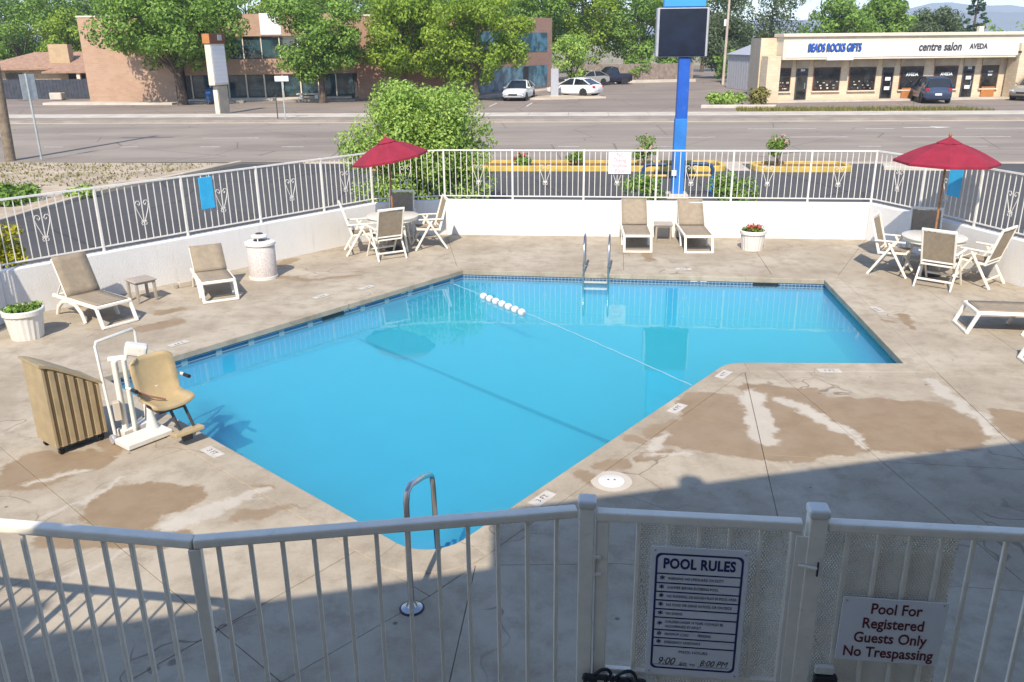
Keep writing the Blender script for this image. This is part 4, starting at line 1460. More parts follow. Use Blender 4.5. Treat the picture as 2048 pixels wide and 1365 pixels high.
# ---- ribbed cover beside the lift
t = thing('lift_cover', 'tan vinyl ribbed wedge shaped cover standing on castors beside the pool lift', 'cover', (-4.93, 8.30, 0), R(51))
LN, DP = 0.56, 0.46
def top_z(x):
    return 1.06 - 0.36 * (x / LN) ** 1.15
vs, fs = [], []
xs = [i * LN / 24 for i in range(25)]
def rib(i):
    return -0.018 if (i % 4) in (2,) else 0.0
front_n = len(xs)
for i, x in enumerate(xs):
    y = rib(i) * -1
    vs += [(x, y, 0.10), (x, y, top_z(x) - 0.02)]
for i in range(front_n - 1):
    fs.append((2 * i, 2 * i + 2, 2 * i + 3, 2 * i + 1))
o = len(vs)
for i, x in enumerate(xs):
    vs += [(x, DP, 0.10), (x, DP, top_z(x) - 0.02)]
for i in range(front_n - 1):
    fs.append((o + 2 * i + 2, o + 2 * i, o + 2 * i + 1, o + 2 * i + 3))
    fs.append((2 * i + 1, 2 * i + 3, o + 2 * i + 3, o + 2 * i + 1))
    fs.append((2 * i, o + 2 * i, o + 2 * i + 2, 2 * i + 2))
fs += [(0, 1, o + 1, o), (2 * front_n - 2, o + 2 * front_n - 2, o + 2 * front_n - 1, 2 * front_n - 1)]
MB().add(vs, fs).build('body', M['tan_vinyl'], t)
for i in range(6):
    x = LN * (4 * i + 2.0) / 24
    MB().bar((x, 0.006, 0.12), (x, 0.006, top_z(x) - 0.05), 0.007, 0.012, up=(0, 1, 0)).build('groove_shade_strip', M['groove'], t)  # dark strips paint the shade of the grooves into the cover
vs = []
for i in range(9):
    x = -0.02 + (LN + 0.04) * i / 8
    z = top_z(max(0, min(LN, x)))
    vs += [(x, -0.02, z - 0.018), (x, DP + 0.02, z - 0.018), (x, -0.02, z + 0.012), (x, DP + 0.02, z + 0.012)]
fs = []
for i in range(8):
    a = 4 * i
    fs += [(a + 2, a + 6, a + 7, a + 3), (a, a + 1, a + 5, a + 4), (a, a + 4, a + 6, a + 2), (a + 1, a + 3, a + 7, a + 5)]
fs += [(0, 2, 3, 1), (32, 33, 35, 34)]
MB().add(vs, fs).build('lid', M['tan_vinyl'], t)
MB().box((LN / 2, DP / 2, 0.09), (LN - 0.04, DP - 0.04, 0.03)).build('chassis', M['dark'], t)
for x in (0.06, LN - 0.06):
    for y in (0.05, DP - 0.05):
        cst = MB().lathe([(0.01, -0.014), (0.034, -0.014), (0.038, 0), (0.034, 0.014), (0.01, 0.014)], 14).build('castor', M['rubber'], t, smooth=True)
        cst.location = (x, y, 0.039)
        cst.rotation_euler = (R(90), 0, R(20))

# ================================================================== NEAR RAILING, GATE AND SIGNS
GT = 1.80
gp = M['gate_paint']
nb_me = MB().box((0, 0, 0.94), (0.0235, 0.0235, 1.64)).mesh('baluster', gp, bevel=0.003)

def bar_run(t, a, b, step=0.16, posts=(), z1=GT, start=0.5):
    a, b = Vector(a), Vector(b)
    d = (b - a).normalized()
    L = (b - a).length
    rz = math.atan2(d.y, d.x)
    MB().bar((a.x, a.y, z1 - 0.028), (b.x, b.y, z1 - 0.028), 0.072, 0.052).build('top_rail', gp, t, bevel=0.012, segs=2)
    MB().bar((a.x, a.y, 0.12), (b.x, b.y, 0.12), 0.04, 0.04).build('bottom_rail', gp, t, bevel=0.004)
    k = int(L / step)
    for i in range(k + 1):
        s = start * step + i * step
        if s > L - 0.05 or any(abs(s - p) < 0.06 for p in posts):
            continue
        q = a + d * s
        link('baluster', nb_me, t, (q.x, q.y, 0), rz)
    for p in posts:
        q = a + d * p
        o = MB().box((0, 0, z1 / 2 - 0.03), (0.062, 0.062, z1 - 0.06)).build('post', gp, t, bevel=0.006)
        o.location = (q.x, q.y, 0)
        o.rotation_euler = (0, 0, rz)
nf = thing('motel_railing', 'cream metal bar railing with a bend running up to the pool gate', 'railing')
KN = (-1.66, 3.82)
bar_run(nf, (-8.05, 4.86), KN, 0.16, (0.05, 2.1, 4.2), start=0.2)
bar_run(nf, KN, (0.345, 4.085), 0.163, (0.0,), start=0.72)

GR = R(-6.89)
GX = Vector((math.cos(GR), math.sin(GR)))
def gate_world(x, y, z):
    return (0.40 + GX.x * x - GX.y * y, 4.07 + GX.y * x + GX.x * y, z)

# gate posts
for x, w, hh, lab in ((0.0, 0.085, 1.855, 'square cream gate post carrying the hinges'), (1.215, 0.095, 1.87, 'square cream gate post with cap on the latch side')):
    t = thing('gate_post', lab, 'post', gate_world(x, 0, 0), GR)
    MB().box((0, 0, hh / 2 - 0.02), (w, w, hh - 0.04)).build('shaft', gp, t, bevel=0.006)
    MB().box((0, 0, hh - 0.015), (w + 0.015, w + 0.015, 0.05)).build('cap', M['white_paint'], t, bevel=0.018, segs=3)

def wire_mesh(x0, x1, z0, z1, pitch=0.017, r=0.0032):
    """woven diamond screen: two sets of slanted wires clipped to a rectangle"""
    mb = MB()
    sl = 1.7
    for s in (1, -1):
        W = x1 - x0
        Hh = z1 - z0
        span = W + Hh / sl
        k = int(span / pitch)
        for i in range(k + 1):
            c = x0 - (Hh / sl if s > 0 else 0) + i * pitch
            pa, pb = (c, z0), (c + s * Hh / sl, z1)
            # clip in x
            (xa, za), (xb, zb) = pa, pb
            def at(x):
                return za + (x - xa) * (zb - za) / (xb - xa)
            lo, hi = min(xa, xb), max(xa, xb)
            if hi <= x0 or lo >= x1:
                continue
            l2, h2 = max(lo, x0), min(hi, x1)
            if h2 - l2 < 0.002:
                continue
            p, q = (l2, 0.001 * s, at(l2)), (h2, 0.001 * s, at(h2))
            dx, dz = q[0] - p[0], q[2] - p[2]
            l = math.hypot(dx, dz)
            nx, nz = -dz / l * r, dx / l * r
            mb.add([(p[0] - nx, p[1] - r, p[2] - nz), (p[0] + nx, p[1] - r, p[2] + nz), (q[0] + nx, q[1] - r, q[2] + nz), (q[0] - nx, q[1] - r, q[2] - nz),
                    (p[0], p[1] + r, p[2]), (q[0], q[1] + r, q[2])], [(0, 1, 2, 3), (1, 4, 5, 2), (4, 0, 3, 5)])
    return mb

g = thing('pool_gate', 'cream metal pool gate with bars and wire screen carrying the pool rules', 'gate', gate_world(0, 0, 0), GR)
MB().bar((0.052, 0, 1.765), (1.14, 0, 1.765), 0.065, 0.055).build('top_rail', gp, g, bevel=0.01, segs=2)
MB().box((0.088, 0, 0.92), (0.07, 0.05, 1.63)).build('stile', gp, g, bevel=0.006)
MB().box((1.115, 0.0, 0.92), (0.06, 0.05, 1.63)).build('stile', gp, g, bevel=0.006)
MB().bar((0.12, 0, 0.13), (1.10, 0, 0.13), 0.04, 0.05).build('bottom_rail', gp, g, bevel=0.005)
MB().bar((0.12, 0.0, 0.735), (1.10, 0.0, 0.735), 0.036, 0.036).build('middle_rail', gp, g, bevel=0.004)
for i in range(1, 6):
    link('baluster', nb_me, g, (0.12 + i * 0.163, 0.0, -0.03))
sc = wire_mesh(0.275, 1.09, 0.15, 1.70).build('wire_screen', gp, g)
sc.location = (0, 0.03, 0)
sc['kind'] = 'stuff'
MB().box((0.28, 0.032, 0.93), (0.016, 0.008, 1.56)).build('screen_edge', gp, g)
MB().box((1.165, -0.037, 0.86), (0.115, 0.012, 1.72)).build('latch_plate', gp, g, bevel=0.003)
for z in (1.46, 0.45):
    h = MB().box((0.045, -0.032, z), (0.012, 0.02, 0.13)).build('hinge', gp, g, bevel=0.003)
    MB().box((0.045, -0.034, z + 0.055), (0.08, 0.012, 0.018)).build('hinge_leaf', gp, h)
    MB().box((0.045, -0.034, z - 0.055), (0.08, 0.012, 0.018)).build('hinge_leaf', gp, h)
MB().bar((1.13, -0.052, 1.55), (1.225, -0.075, 1.55), 0.02, 0.012).build('closer_arm', gp, g, bevel=0.003)
MB().tube([(1.228, -0.072, 1.50), (1.228, -0.072, 1.585)], 0.006, 8).build('closer_pin', M['dark'], g)
kb_ = MB().lathe([(0.0, -0.03), (0.022, -0.026), (0.032, -0.005), (0.030, 0.018), (0.016, 0.034), (0.014, 0.06)], 18).build('latch_knob', M['grey_metal'], g, smooth=True)
kb_.location = (1.125, -0.10, 0.745)
kb_.rotation_euler = (R(-90), 0, 0)

# screened panel right of the gate
pf = thing('screened_railing', 'cream bar railing with wire screen carrying the guests only sign', 'railing', gate_world(1.215, 0, 0), GR)
MB().bar((0.05, 0, 1.772), (4.2, 0, 1.772), 0.07, 0.055).build('top_rail', gp, pf, bevel=0.012, segs=2)
MB().bar((0.05, 0, 0.12), (4.2, 0, 0.12), 0.04, 0.04).build('bottom_rail', gp, pf)
for i in range(1, 26):
    link('baluster', nb_me, pf, (0.01 + i * 0.158, 0, 0))
s2 = wire_mesh(0.07, 0.735, 0.15, 1.72, 0.0165).build('wire_screen', gp, pf)
s2.location = (0, 0.03, 0)
s2['kind'] = 'stuff'
s3 = wire_mesh(0.20, 0.735, 0.15, 1.615, 0.0165).build('wire_screen', gp, pf)
s3.location = (0, 0.05, 0)
s3['kind'] = 'stuff'
lt = MB().box((0.135, -0.05, 0.76), (0.125, 0.05, 0.17)).build('latch_box', M['black'], pf, bevel=0.008)
MB().box((0.135, -0.078, 0.74), (0.09, 0.008, 0.10)).build('latch_face', M['grey_metal'], lt, bevel=0.003)
MB().box((0.125, -0.04, 0.875), (0.10, 0.03, 0.05)).build('latch_bracket', M['white_paint'], pf, bevel=0.004)

# cable lock hanging at the hinge side
t = thing('cable_lock', 'black tangled cable lock hung on the gate beside the hinge post', 'lock', gate_world(0.17, -0.08, 0.74), GR)
for (cx, rr, tilt) in ((-0.055, 0.045, 0.2), (0.075, 0.058, -0.15)):
    MB().tube([(cx + rr * math.cos(R(a)), 0.012 * math.sin(R(a * 2)) + tilt * 0.05, 0.005 + rr * math.sin(R(a))) for a in range(-20, 201, 20)], 0.010, 8).build('cable_loop', M['black'], t, smooth=True)
for x in (-0.04, -0.005, 0.03, 0.085):
    MB().tube([(x, 0, 0.02), (x + 0.004, -0.01, -0.08), (x - 0.008, 0.0, -0.22)], 0.012, 8).build('strand', M['black'], t, smooth=True)
MB().box((-0.13, 0, -0.01), (0.09, 0.03, 0.05), ry=R(12)).build('clasp', M['black'], t, bevel=0.01)
MB().box((0.15, 0, -0.02), (0.08, 0.035, 0.055), ry=R(6)).build('lock_body', M['black'], t, bevel=0.01)
MB().tube([(-0.16, 0, -0.02), (-0.15, 0, -0.10), (-0.10, 0, -0.2)], 0.012, 8).build('strand', M['black'], t, smooth=True)
MB().tube([(0.16, 0, -0.03), (0.155, 0, -0.2)], 0.015, 8).build('strand', M['black'], t, smooth=True)
MB().bar((-0.16, 0.005, 0.0), (0.18, 0.005, -0.012), 0.025, 0.03).build('cross_bar', M['black'], t, bevel=0.005)

# ---- POOL RULES board
VERT = (R(90), 0, 0)
t = thing('pool_rules_sign', 'white POOL RULES sign with navy border on the gate screen', 'sign', gate_world(0.615, -0.045, 0), GR)
MB().box((0, 0, 1.19), (0.525, 0.006, 0.85)).build('board', M['signwhite'], t, bevel=0.002)
x0, x1, zb, zt = -0.235, 0.235, 0.81, 1.575
def frame_lines(mb, x0, x1, zb, zt, w, y):
    r = 0.03
    def q(cx, cz, a0):
        return [(cx + r * math.cos(R(a0 + i * 15)), cz + r * math.sin(R(a0 + i * 15))) for i in range(7)]
    pts = q(x1 - r, zt - r, 0) + q(x0 + r, zt - r, 90) + q(x0 + r, zb + r, 180) + q(x1 - r, zb + r, 270)
    k = len(pts)
    cx, cz = (x0 + x1) / 2, (zb + zt) / 2
    inn = [(px - w * (1 if px > cx else -1), pz - w * (1 if pz > cz else -1)) for px, pz in pts]
    vs = [(a, y, b) for a, b in pts] + [(a, y, b) for a, b in inn]
    mb.add(vs, [(i, (i + 1) % k, k + (i + 1) % k, k + i) for i in range(k)])
fm = MB()
frame_lines(fm, x0, x1, zb, zt, 0.012, -0.0042)
lines = [1.445, 1.385, 1.328, 1.272, 1.214, 1.158, 1.075, 1.020, 0.965]
for z in lines:
    fm.box((0, -0.0042, z), (0.45, 0.001, 0.008))
fm.build('border', M['navy'], t)
text_mesh('POOL RULES', 0.088, M['navy'], 'heading', t, (0, -0.0045, 1.508), VERT, bold=0.0032, depth=0.0006, spacing=1.06, sx=0.74)
rows = ['WARNING: NO LIFEGUARD ON DUTY', 'SHOWER BEFORE ENTERING POOL', 'NO RUNNING OR ROUGH PLAY IN POOL AREA', 'NO FOOD OR DRINK IN POOL OR ON DECK', 'NO DIVING', None, 'MAXIMUM LOAD          PERSONS', 'EMERGENCY ASSISTANCE']
for i, rw in enumerate(rows):
    zc = (lines[i] + lines[i + 1]) / 2
    text_mesh('*', 0.06, M['navy'], 'bullet', t, (-0.195, -0.0045, zc - 0.008), VERT, depth=0.0004, bold=0.001)
    if rw is None:
        text_mesh('CHILDREN UNDER 14 YEARS OLD MUST BE', 0.0235, M['navy'], 'rule_text', t, (-0.165, -0.0045, zc + 0.014), VERT, 'LEFT', 0.0004, 0.70)
        text_mesh('ACCOMPANIED BY ADULT', 0.0235, M['navy'], 'rule_text', t, (-0.165, -0.0045, zc - 0.016), VERT, 'LEFT', 0.0004, 0.70)
    else:
        text_mesh(rw, 0.025, M['navy'], 'rule_text', t, (-0.165, -0.0045, zc), VERT, 'LEFT', 0.0004, 0.70)
text_mesh('POOL HOURS', 0.026, M['navy'], 'hours_title', t, (0.0, -0.0045, 0.930), VERT, depth=0.0004)
text_mesh('9:00', 0.07, M['dark'], 'handwritten_hours', t, (-0.15, -0.0045, 0.862), VERT, depth=0.0004, shear=0.35, sx=0.8)
text_mesh('am', 0.045, M['dark'], 'handwritten_hours', t, (-0.055, -0.0045, 0.853), VERT, depth=0.0004, shear=0.35, sx=0.8)
text_mesh('TO', 0.022, M['navy'], 'hours_word', t, (0.0, -0.0045, 0.845), VERT, depth=0.0004)
text_mesh('8:00 PM', 0.058, M['dark'], 'handwritten_hours', t, (0.115, -0.0045, 0.862), VERT, depth=0.0004, shear=0.35, sx=0.8)
for xa, xb in ((-0.215, -0.025), (0.03, 0.205)):
    MB().box(((xa + xb) / 2, -0.0044, 0.838), (xb - xa, 0.0008, 0.002)).build('rule_line', M['navy'], t)
for sx in (-0.24, 0.24):
    for sz in (0.79, 1.59):
        MB().tube([(sx, -0.002, sz), (sx, -0.006, sz)], 0.006, 8).build('screw', M['grey_metal'], t)

# ---- guests only board
t = thing('guests_only_sign', 'white sign reading Pool For Registered Guests Only No Trespassing', 'sign', gate_world(1.66, -0.04, 1.157), GR)
bd = MB().box((0, 0, 0), (0.545, 0.006, 0.41), ry=R(0.5)).build('board', M['signwhite'], t, bevel=0.003)
for i, (tx, x) in enumerate((('Pool For', 0.01), ('Registered', 0.005), ('Guests Only', 0.0), ('No Trespassing', 0.0))):
    text_mesh(tx, 0.094, M['maroon'], 'lettering', t, (x, -0.0045, 0.138 - i * 0.094), VERT, depth=0.0006, sx=0.80, bold=0.0016)
for sx in (-0.25, 0.25):
    MB().tube([(sx, -0.002, 0.185), (sx, -0.006, 0.185)], 0.006, 8).build('screw', M['grey_metal'], t)

# ---- far no-diving board
a_, b_ = Vector(ml[3]), Vector(ml[4])
fd = (b_ - a_).normalized()
frz = math.atan2(fd.y, fd.x)
def on_far(x, off):
    u = (x - a_.x) / fd.x
    q = a_ + fd * u + Vector((fd.y, -fd.x)) * off
    return (q.x, q.y)
qx, qy = on_far(2.44, 0.035)
t = thing('no_diving_sign', 'white No Diving sign with faded red letters wired to the far railing', 'sign', (qx, qy, 1.645), frz)
MB().box((0, 0, 0), (0.50, 0.006, 0.48)).build('board', M['signwhite'], t, bevel=0.003)
for i, tx in enumerate(('No', 'Diving', 'Shallow', 'Pool')):
    text_mesh(tx, 0.13, M['rose_ink'], 'lettering', t, (0, -0.0045, 0.175 - i * 0.118), VERT, depth=0.0006, sx=0.85)

# ---- blue boards on the side railings
def board_on(p, q, u, z, w, h, off, label, rot=0.0):
    p, q = Vector(p), Vector(q)
    d = (q - p).normalized()
    c = p.lerp(q, u) + Vector((d.y, -d.x)) * off
    t = thing('blue_panel', label, 'panel', (c.x, c.y, z), math.atan2(d.y, d.x))
    MB().box((0, 0, 0), (w, 0.012, h), ry=rot).build('board', M['cyan'], t, bevel=0.006)
    for s in (-1, 1):
        MB().tube([(s * w * 0.3, 0.02, h / 2 - 0.01), (s * w * 0.3, 0, h / 2 + 0.035), (s * w * 0.3, -0.02, h / 2 - 0.01)], 0.004, 6).build('hook', M['white_paint'], t)
    return t
board_on(ml[1], ml[2], 0.485, 1.56, 0.28, 0.60, 0.035, 'bright blue panel hung on the railing above the compact lounger')
board_on(ml[5], ml[6], 0.115, 1.56, 0.34, 0.55, 0.035, 'bright blue panel hung on the railing behind the level umbrella')

# ================================================================== MOTEL BEHIND THE CAMERA
mo = thing('motel_building', 'two storey motel behind the railing whose roof shades the near deck', 'building')
MS = 0.235      # slope of its eaves in plan
def eave(x, y0):
    return (x, y0 + MS * x)
def roof_part(x0, x1, y0, zt, back=-6.0):
    p = [eave(x0, y0), eave(x1, y0), (x1, back), (x0, back)]
    MB().prism(p, zt - 0.22, zt).build('roof', M['roof_dark'], mo, bevel=0.01)
roof_part(-4.9, -1.05, 0.97, 5.60)
roof_part(-10.5, -4.91, 0.80, 6.25)
roof_part(-1.395, 11.0, 1.10, 6.45)
MB().prism([eave(-10, -0.95), eave(10.5, -0.95), (10.5, -6), (-10, -6)], -0.1, 5.35).build('wall', M['motel_wall'], mo)
MB().prism([eave(-10, 0.35), eave(10.5, 0.35), eave(10.5, -0.94), eave(-10, -0.94)], 2.45, 2.62).build('walkway', M['sidewalk'], mo, bevel=0.01)
for x in (-9, -6.5, 4.5, 7, 9.5):
    a = eave(x, -0.94)
    d = MB().box((0, 0, 3.65), (0.9, 0.06, 2.02)).build('door', M['brown'], mo, bevel=0.006)
    d.location = (a[0], a[1], 0)
    d.rotation_euler = (0, 0, math.atan(MS))
    kn = MB().lathe([(0.0, -0.03), (0.028, -0.015), (0.028, 0.01), (0.012, 0.03)], 12).build('handle', M['chrome'], d, smooth=True)
    kn.location = (0.36, 0.055, 3.6)
    kn.rotation_euler = (R(90), 0, 0)
    w_ = MB().box((1.25, 0, 3.75), (1.2, 0.05, 1.1)).build('window', M['glass_blue'], mo)
    w_.location = (a[0], a[1], 0)
    w_.rotation_euler = (0, 0, math.atan(MS))
for x in (-9.8, -7.0, -4.95, 4.2, 7.2, 10.2):
    a = eave(x, 0.22)
    MB().box((a[0], a[1], 2.7), (0.1, 0.1, 5.4)).build('column', M['white_paint'], mo, bevel=0.006)
for (x, y, z0, rr, hh) in ((0.52, 1.06, 6.45, 0.13, 0.26), (-3.22, 0.10, 5.60, 0.08, 0.14)):  # unseen roof cylinders added to cast two bumps along the shadow edge
    MB().lathe([(rr * 0.7, -0.02), (rr * 0.7, hh * 0.6), (rr, hh * 0.6), (rr, hh * 0.9), (rr * 0.5, hh)], 18, (x, y, z0)).build('roof_vent', M['grey_metal'], mo, smooth=True)

# ================================================================== BEYOND THE RAILING
def shrub(name, label, cat, loc, blobs, n, size, mat, seed, group=None, stems=3, squash=0.8):
    t = thing(name, label, cat, (*loc, -0.03), 0, group)
    rnd = random.Random(seed)
    mb = MB()
    for i in range(stems):
        b = rnd.choice(blobs)
        mb.tube([(rnd.uniform(-.06, .06), rnd.uniform(-.06, .06), 0), (b[0] * .5, b[1] * .5, b[2] * .5), (b[0], b[1], b[2])], [0.03, 0.022, 0.01], 6)
    mb.build('stems', M['bark'], t)
    leaf_object('foliage', blobs, n, size, mat, t, seed, squash)
    return t

def ball_blobs(rx, ry, rz, zc, k, br, seed, bottom=None):
    """clump centres spread over the outer part of an ellipsoid"""
    rnd = random.Random(seed)
    out = []
    while len(out) < k:
        d = Vector((rnd.gauss(0, 1), rnd.gauss(0, 1), rnd.gauss(0, 1))).normalized()
        u = rnd.random() ** 0.38
        x, y, z = d.x * rx * u, d.y * ry * u, zc + d.z * rz * u
        if bottom is not None and z < bottom:
            continue
        out.append((x, y, z, br * rnd.uniform(0.6, 1.25)))
    return out

# the big bush outside the far-left corner of the railing
bl = ball_blobs(1.75, 1.3, 1.35, 1.95, 150, 0.44, 11, 0.3) + ball_blobs(1.7, 1.0, 0.6, 0.75, 34, 0.42, 12, 0.25)
shrub('tall_bush', 'tall rounded bright green bush growing against the far corner of the railing', 'bush', (-2.28, 22.4), bl, 44000, 0.045, M['leaf_bush'], 5, stems=14)
shrub('golden_shrub', 'golden yellow shrub just outside the railing behind the planter tub', 'shrub', (-9.35, 14.9), ball_blobs(0.5, 0.6, 0.5, 0.85, 14, 0.3, 21, 0.3), 1700, 0.05, M['leaf_gold'], 6)
shrub('verge_shrub', 'dark green shrub on the dry verge beside the driveway kerb', 'shrub', (-14.35, 24.2), ball_blobs(0.85, 0.8, 0.3, 0.30, 20, 0.3, 22, 0.1), 2300, 0.07, M['leaf_tree'], 7)
shrub('verge_shrub', 'small yellow green tuft on the dry verge beside the dark shrub', 'shrub', (-12.85, 25.4), ball_blobs(0.5, 0.4, 0.2, 0.15, 8, 0.22, 23, 0.02), 600, 0.06, M['leaf_bush'], 8)
shrub('railing_shrub', 'low green shrub outside the far railing below the No Diving sign', 'shrub', (3.5, 22.6), ball_blobs(0.5, 0.4, 0.35, 0.55, 12, 0.26, 24, 0.15), 1100, 0.05, M['leaf_tree'], 9)
shrub('railing_shrub', 'low green shrub outside the far railing beside the blue sign pole', 'shrub', (6.0, 22.4), ball_blobs(0.75, 0.4, 0.38, 0.55, 16, 0.28, 25, 0.15), 1500, 0.05, M['leaf_tree'], 10)

# dry grass on the verge: nobody could count it
def grass_patch(name, label, pts, n, h, mat, seed, z=0.03):
    rnd = random.Random(seed)
    vs, fs, tn = [], [], []
    xs = [p[0] for p in pts]
    ys = [p[1] for p in pts]
    while len(fs) < n:
        x, y = rnd.uniform(min(xs), max(xs)), rnd.uniform(min(ys), max(ys))
        if not in_pool(x, y, pts):
            continue
        a = rnd.uniform(0, 6.28)
        hh = h * rnd.uniform(0.4, 1.3)
        w = 0.02 + 0.02 * rnd.random()
        o = len(vs)
        dx, dy = math.cos(a) * w, math.sin(a) * w
        lx, ly = rnd.gauss(0, hh * .4), rnd.gauss(0, hh * .4)
        vs += [(x - dx, y - dy, z), (x + dx, y + dy, z), (x + lx, y + ly, z + hh)]
        fs.append((o, o + 1, o + 2))
        tn.append(rnd.random())
    me = bpy.data.meshes.new(name)
    me.from_pydata(vs, [], fs)
    at = me.attributes.new('leaf_tone', 'FLOAT', 'FACE')
    at.data.foreach_set('value', tn)
    me.materials.append(mat)
    o = link(name, me)
    o['kind'] = 'stuff'
    tag(o, label, 'grass')
    return o
grass_patch('dry_grass', 'dry straw coloured grass on the verge by the street', [(-26, 27), (-13.2, 27), (-11.8, 30), (-10.8, 32), (-20, 33)], 2200, 0.08, M['leaf_dry'], 31)
grass_patch('weeds', 'weedy green strip in front of the cream shop row', [UV(9.5, 55), UV(25, 55), UV(24, 57.5), UV(10, 58)], 3800, 0.22, M['leaf_dry'], 32, z=-0.02)

# rose beds with yellow kerbs
def rose_bed(name, label, loop, group):
    t = thing(name, label, 'flower bed', (0, 0, 0), 0, group)
    MB().prism(offset_poly(loop, -0.17), -0.1, 0.05).build('mulch', M['mulch'], t)
    k = len(loop)
    inn = offset_poly(loop, -0.18)
    mb = MB()
    vs = [(x, y, -0.1) for x, y in loop] + [(x, y, 0.14) for x, y in loop] + [(x, y, 0.14) for x, y in inn] + [(x, y, -0.1) for x, y in inn]
    fs = []
    for i in range(k):
        j = (i + 1) % k
        fs += [(i, j, k + j, k + i), (k + i, k + j, 2 * k + j, 2 * k + i), (2 * k + i, 2 * k + j, 3 * k + j, 3 * k + i)]
    mb.add(vs, fs).build('kerb', M['yellow'], t, bevel=0.015)
    return t
def rounded_strip(u0, u1, v0, v1, r):
    pts = [(u0, v1), (u0, v0 + r)]
    c = []
    for i in range(5):
        a = R(180 + 90 * i / 4)
        c.append((u0 + r + r * math.cos(a), v0 + r + r * math.sin(a)))
    for i in range(5):
        a = R(270 + 90 * i / 4)
        c.append((u1 - r + r * math.cos(a), v0 + r + r * math.sin(a)))
    for i in range(5):
        a = R(0 + 90 * i / 4)
        c.append((u1 - r + r * math.cos(a), v1 - r + r * math.sin(a)))
    for i in range(5):
        a = R(90 + 90 * i / 4)
        c.append((u0 + r + r * math.cos(a), v1 - r + r * math.sin(a)))
    return [UV(*p) for p in c]
rose_bed('rose_bed', 'long flower bed with a yellow painted kerb behind the sign pole', rounded_strip(-7.5, 5.0, 29.75, 31.4, 0.5), 'yellow kerbed flower beds')
rose_bed('rose_bed', 'short flower bed with a yellow painted kerb beyond the drive opening', rounded_strip(5.9, 9.2, 29.65, 31.2, 0.45), 'yellow kerbed flower beds')
def rose(loc, h, r, label, petals, seed):
    t = shrub('rose_bush', label, 'rose bush', loc, ball_blobs(r, r, h * 0.38, h * 0.6, 12, r * 0.5, seed, h * 0.15), 620, 0.05, M['leaf_tree'], seed, 'rose bushes in the flower beds', 5)
    if petals:
        leaf_object('blooms', ball_blobs(r * 1.05, r * 1.05, h * 0.32, h * 0.72, 9, r * 0.22, seed + 1), 110, 0.05, petals, t, seed)
    return t
rose((4.75, 30.3), 1.15, 0.40, 'leafy rose bush in the long flower bed beside the sign pole', M['petal_pink'], 41)
rose((9.2, 29.75), 1.2, 0.34, 'pale pink flowering rose bush in the short flower bed', M['petal_pink'], 43)
rose((2.3, 30.5), 0.65, 0.26, 'small yellow green rose bush mid way along the long flower bed', None, 45)
rose((0.4, 30.8), 0.6, 0.28, 'small red flowering rose bush at the long bed by the green bush', M['petal_red'], 47)

# kerb island beyond the second bed
struct(MB().prism([UV(10.3, 30.2), UV(12.6, 30.0), UV(12.8, 30.8), UV(10.5, 31.0)], -0.1, 0.08).build('kerb_island', M['sidewalk'], bevel=0.02))
struct(sheet('drive_apron', [[UV(5.1, 29.9), UV(5.8, 29.9), UV(5.8, 32.0), UV(5.1, 32.0)]], -0.028, M['sidewalk']))

# ---- blue pole sign
t = thing('pole_sign', 'blue steel pole carrying a dark unlit display and blue cabinet', 'sign', (4.75, 24.30, -0.04), R(-4.5))
MB().box((0, 0, 1.1), (0.33, 0.33, 2.2)).build('lower_pole', M['blue_low'], t, bevel=0.012)
MB().box((0.01, 0, 3.0), (0.305, 0.305, 1.62)).build('upper_pole', M['blue'], t, bevel=0.012)
MB().box((0.01, 0, 3.80), (0.22, 0.22, 0.22)).build('collar', M['bollard_dark'], t, bevel=0.01)
MB().box((-0.10, 0.0, 4.44), (1.37, 0.42, 1.24)).build('display_cabinet', M['grey_metal'], t, bevel=0.02)
MB().box((-0.10, -0.225, 4.44), (1.24, 0.035, 1.19)).build('display_face', M['screen'], t, bevel=0.012)
MB().box((-0.06, 0.05, 6.05), (1.10, 0.40, 1.95)).build('upper_cabinet', M['blue_sky'], t, bevel=0.02)
MB().box((0, 0, 0.06), (0.6, 0.6, 0.14)).build('footing', M['sidewalk'], t, bevel=0.02)
MB().box((-0.13, -0.2, 0.72), (0.14, 0.06, 0.16)).build('junction_box', M['white_paint'], t, bevel=0.01)
for s, lab in ((-1, 'dark blue pipe guard on the rose bed side of the sign pole'), (1, 'dark blue pipe guard on the drive opening side of the sign pole')):
    g_ = thing('pipe_guard', lab, 'guard rail', (4.75 + s * 0.62, 24.30, -0.04), R(-4.5), 'pipe guards round the sign pole')
    MB().tube([(s * 0.36, 0, 0), (s * 0.36, 0, 0.80), (s * 0.30, 0, 0.91), (s * 0.18, 0, 0.94), (-s * 0.28, 0, 0.94)], 0.055, 10).build('pipe', M['bollard_dark'], g_, smooth=True)
    MB().tube([(s * 0.36, 0, 0.18), (s * 0.36, 0, 0.62)], 0.06, 10).build('sleeve', M['blue_low'], g_, smooth=True)
    MB().tube([(s * 0.36, 0, 0.62), (-s * 0.30, 0, 0.62)], 0.04, 8).build('mid_bar', M['yellow'], g_, smooth=True)

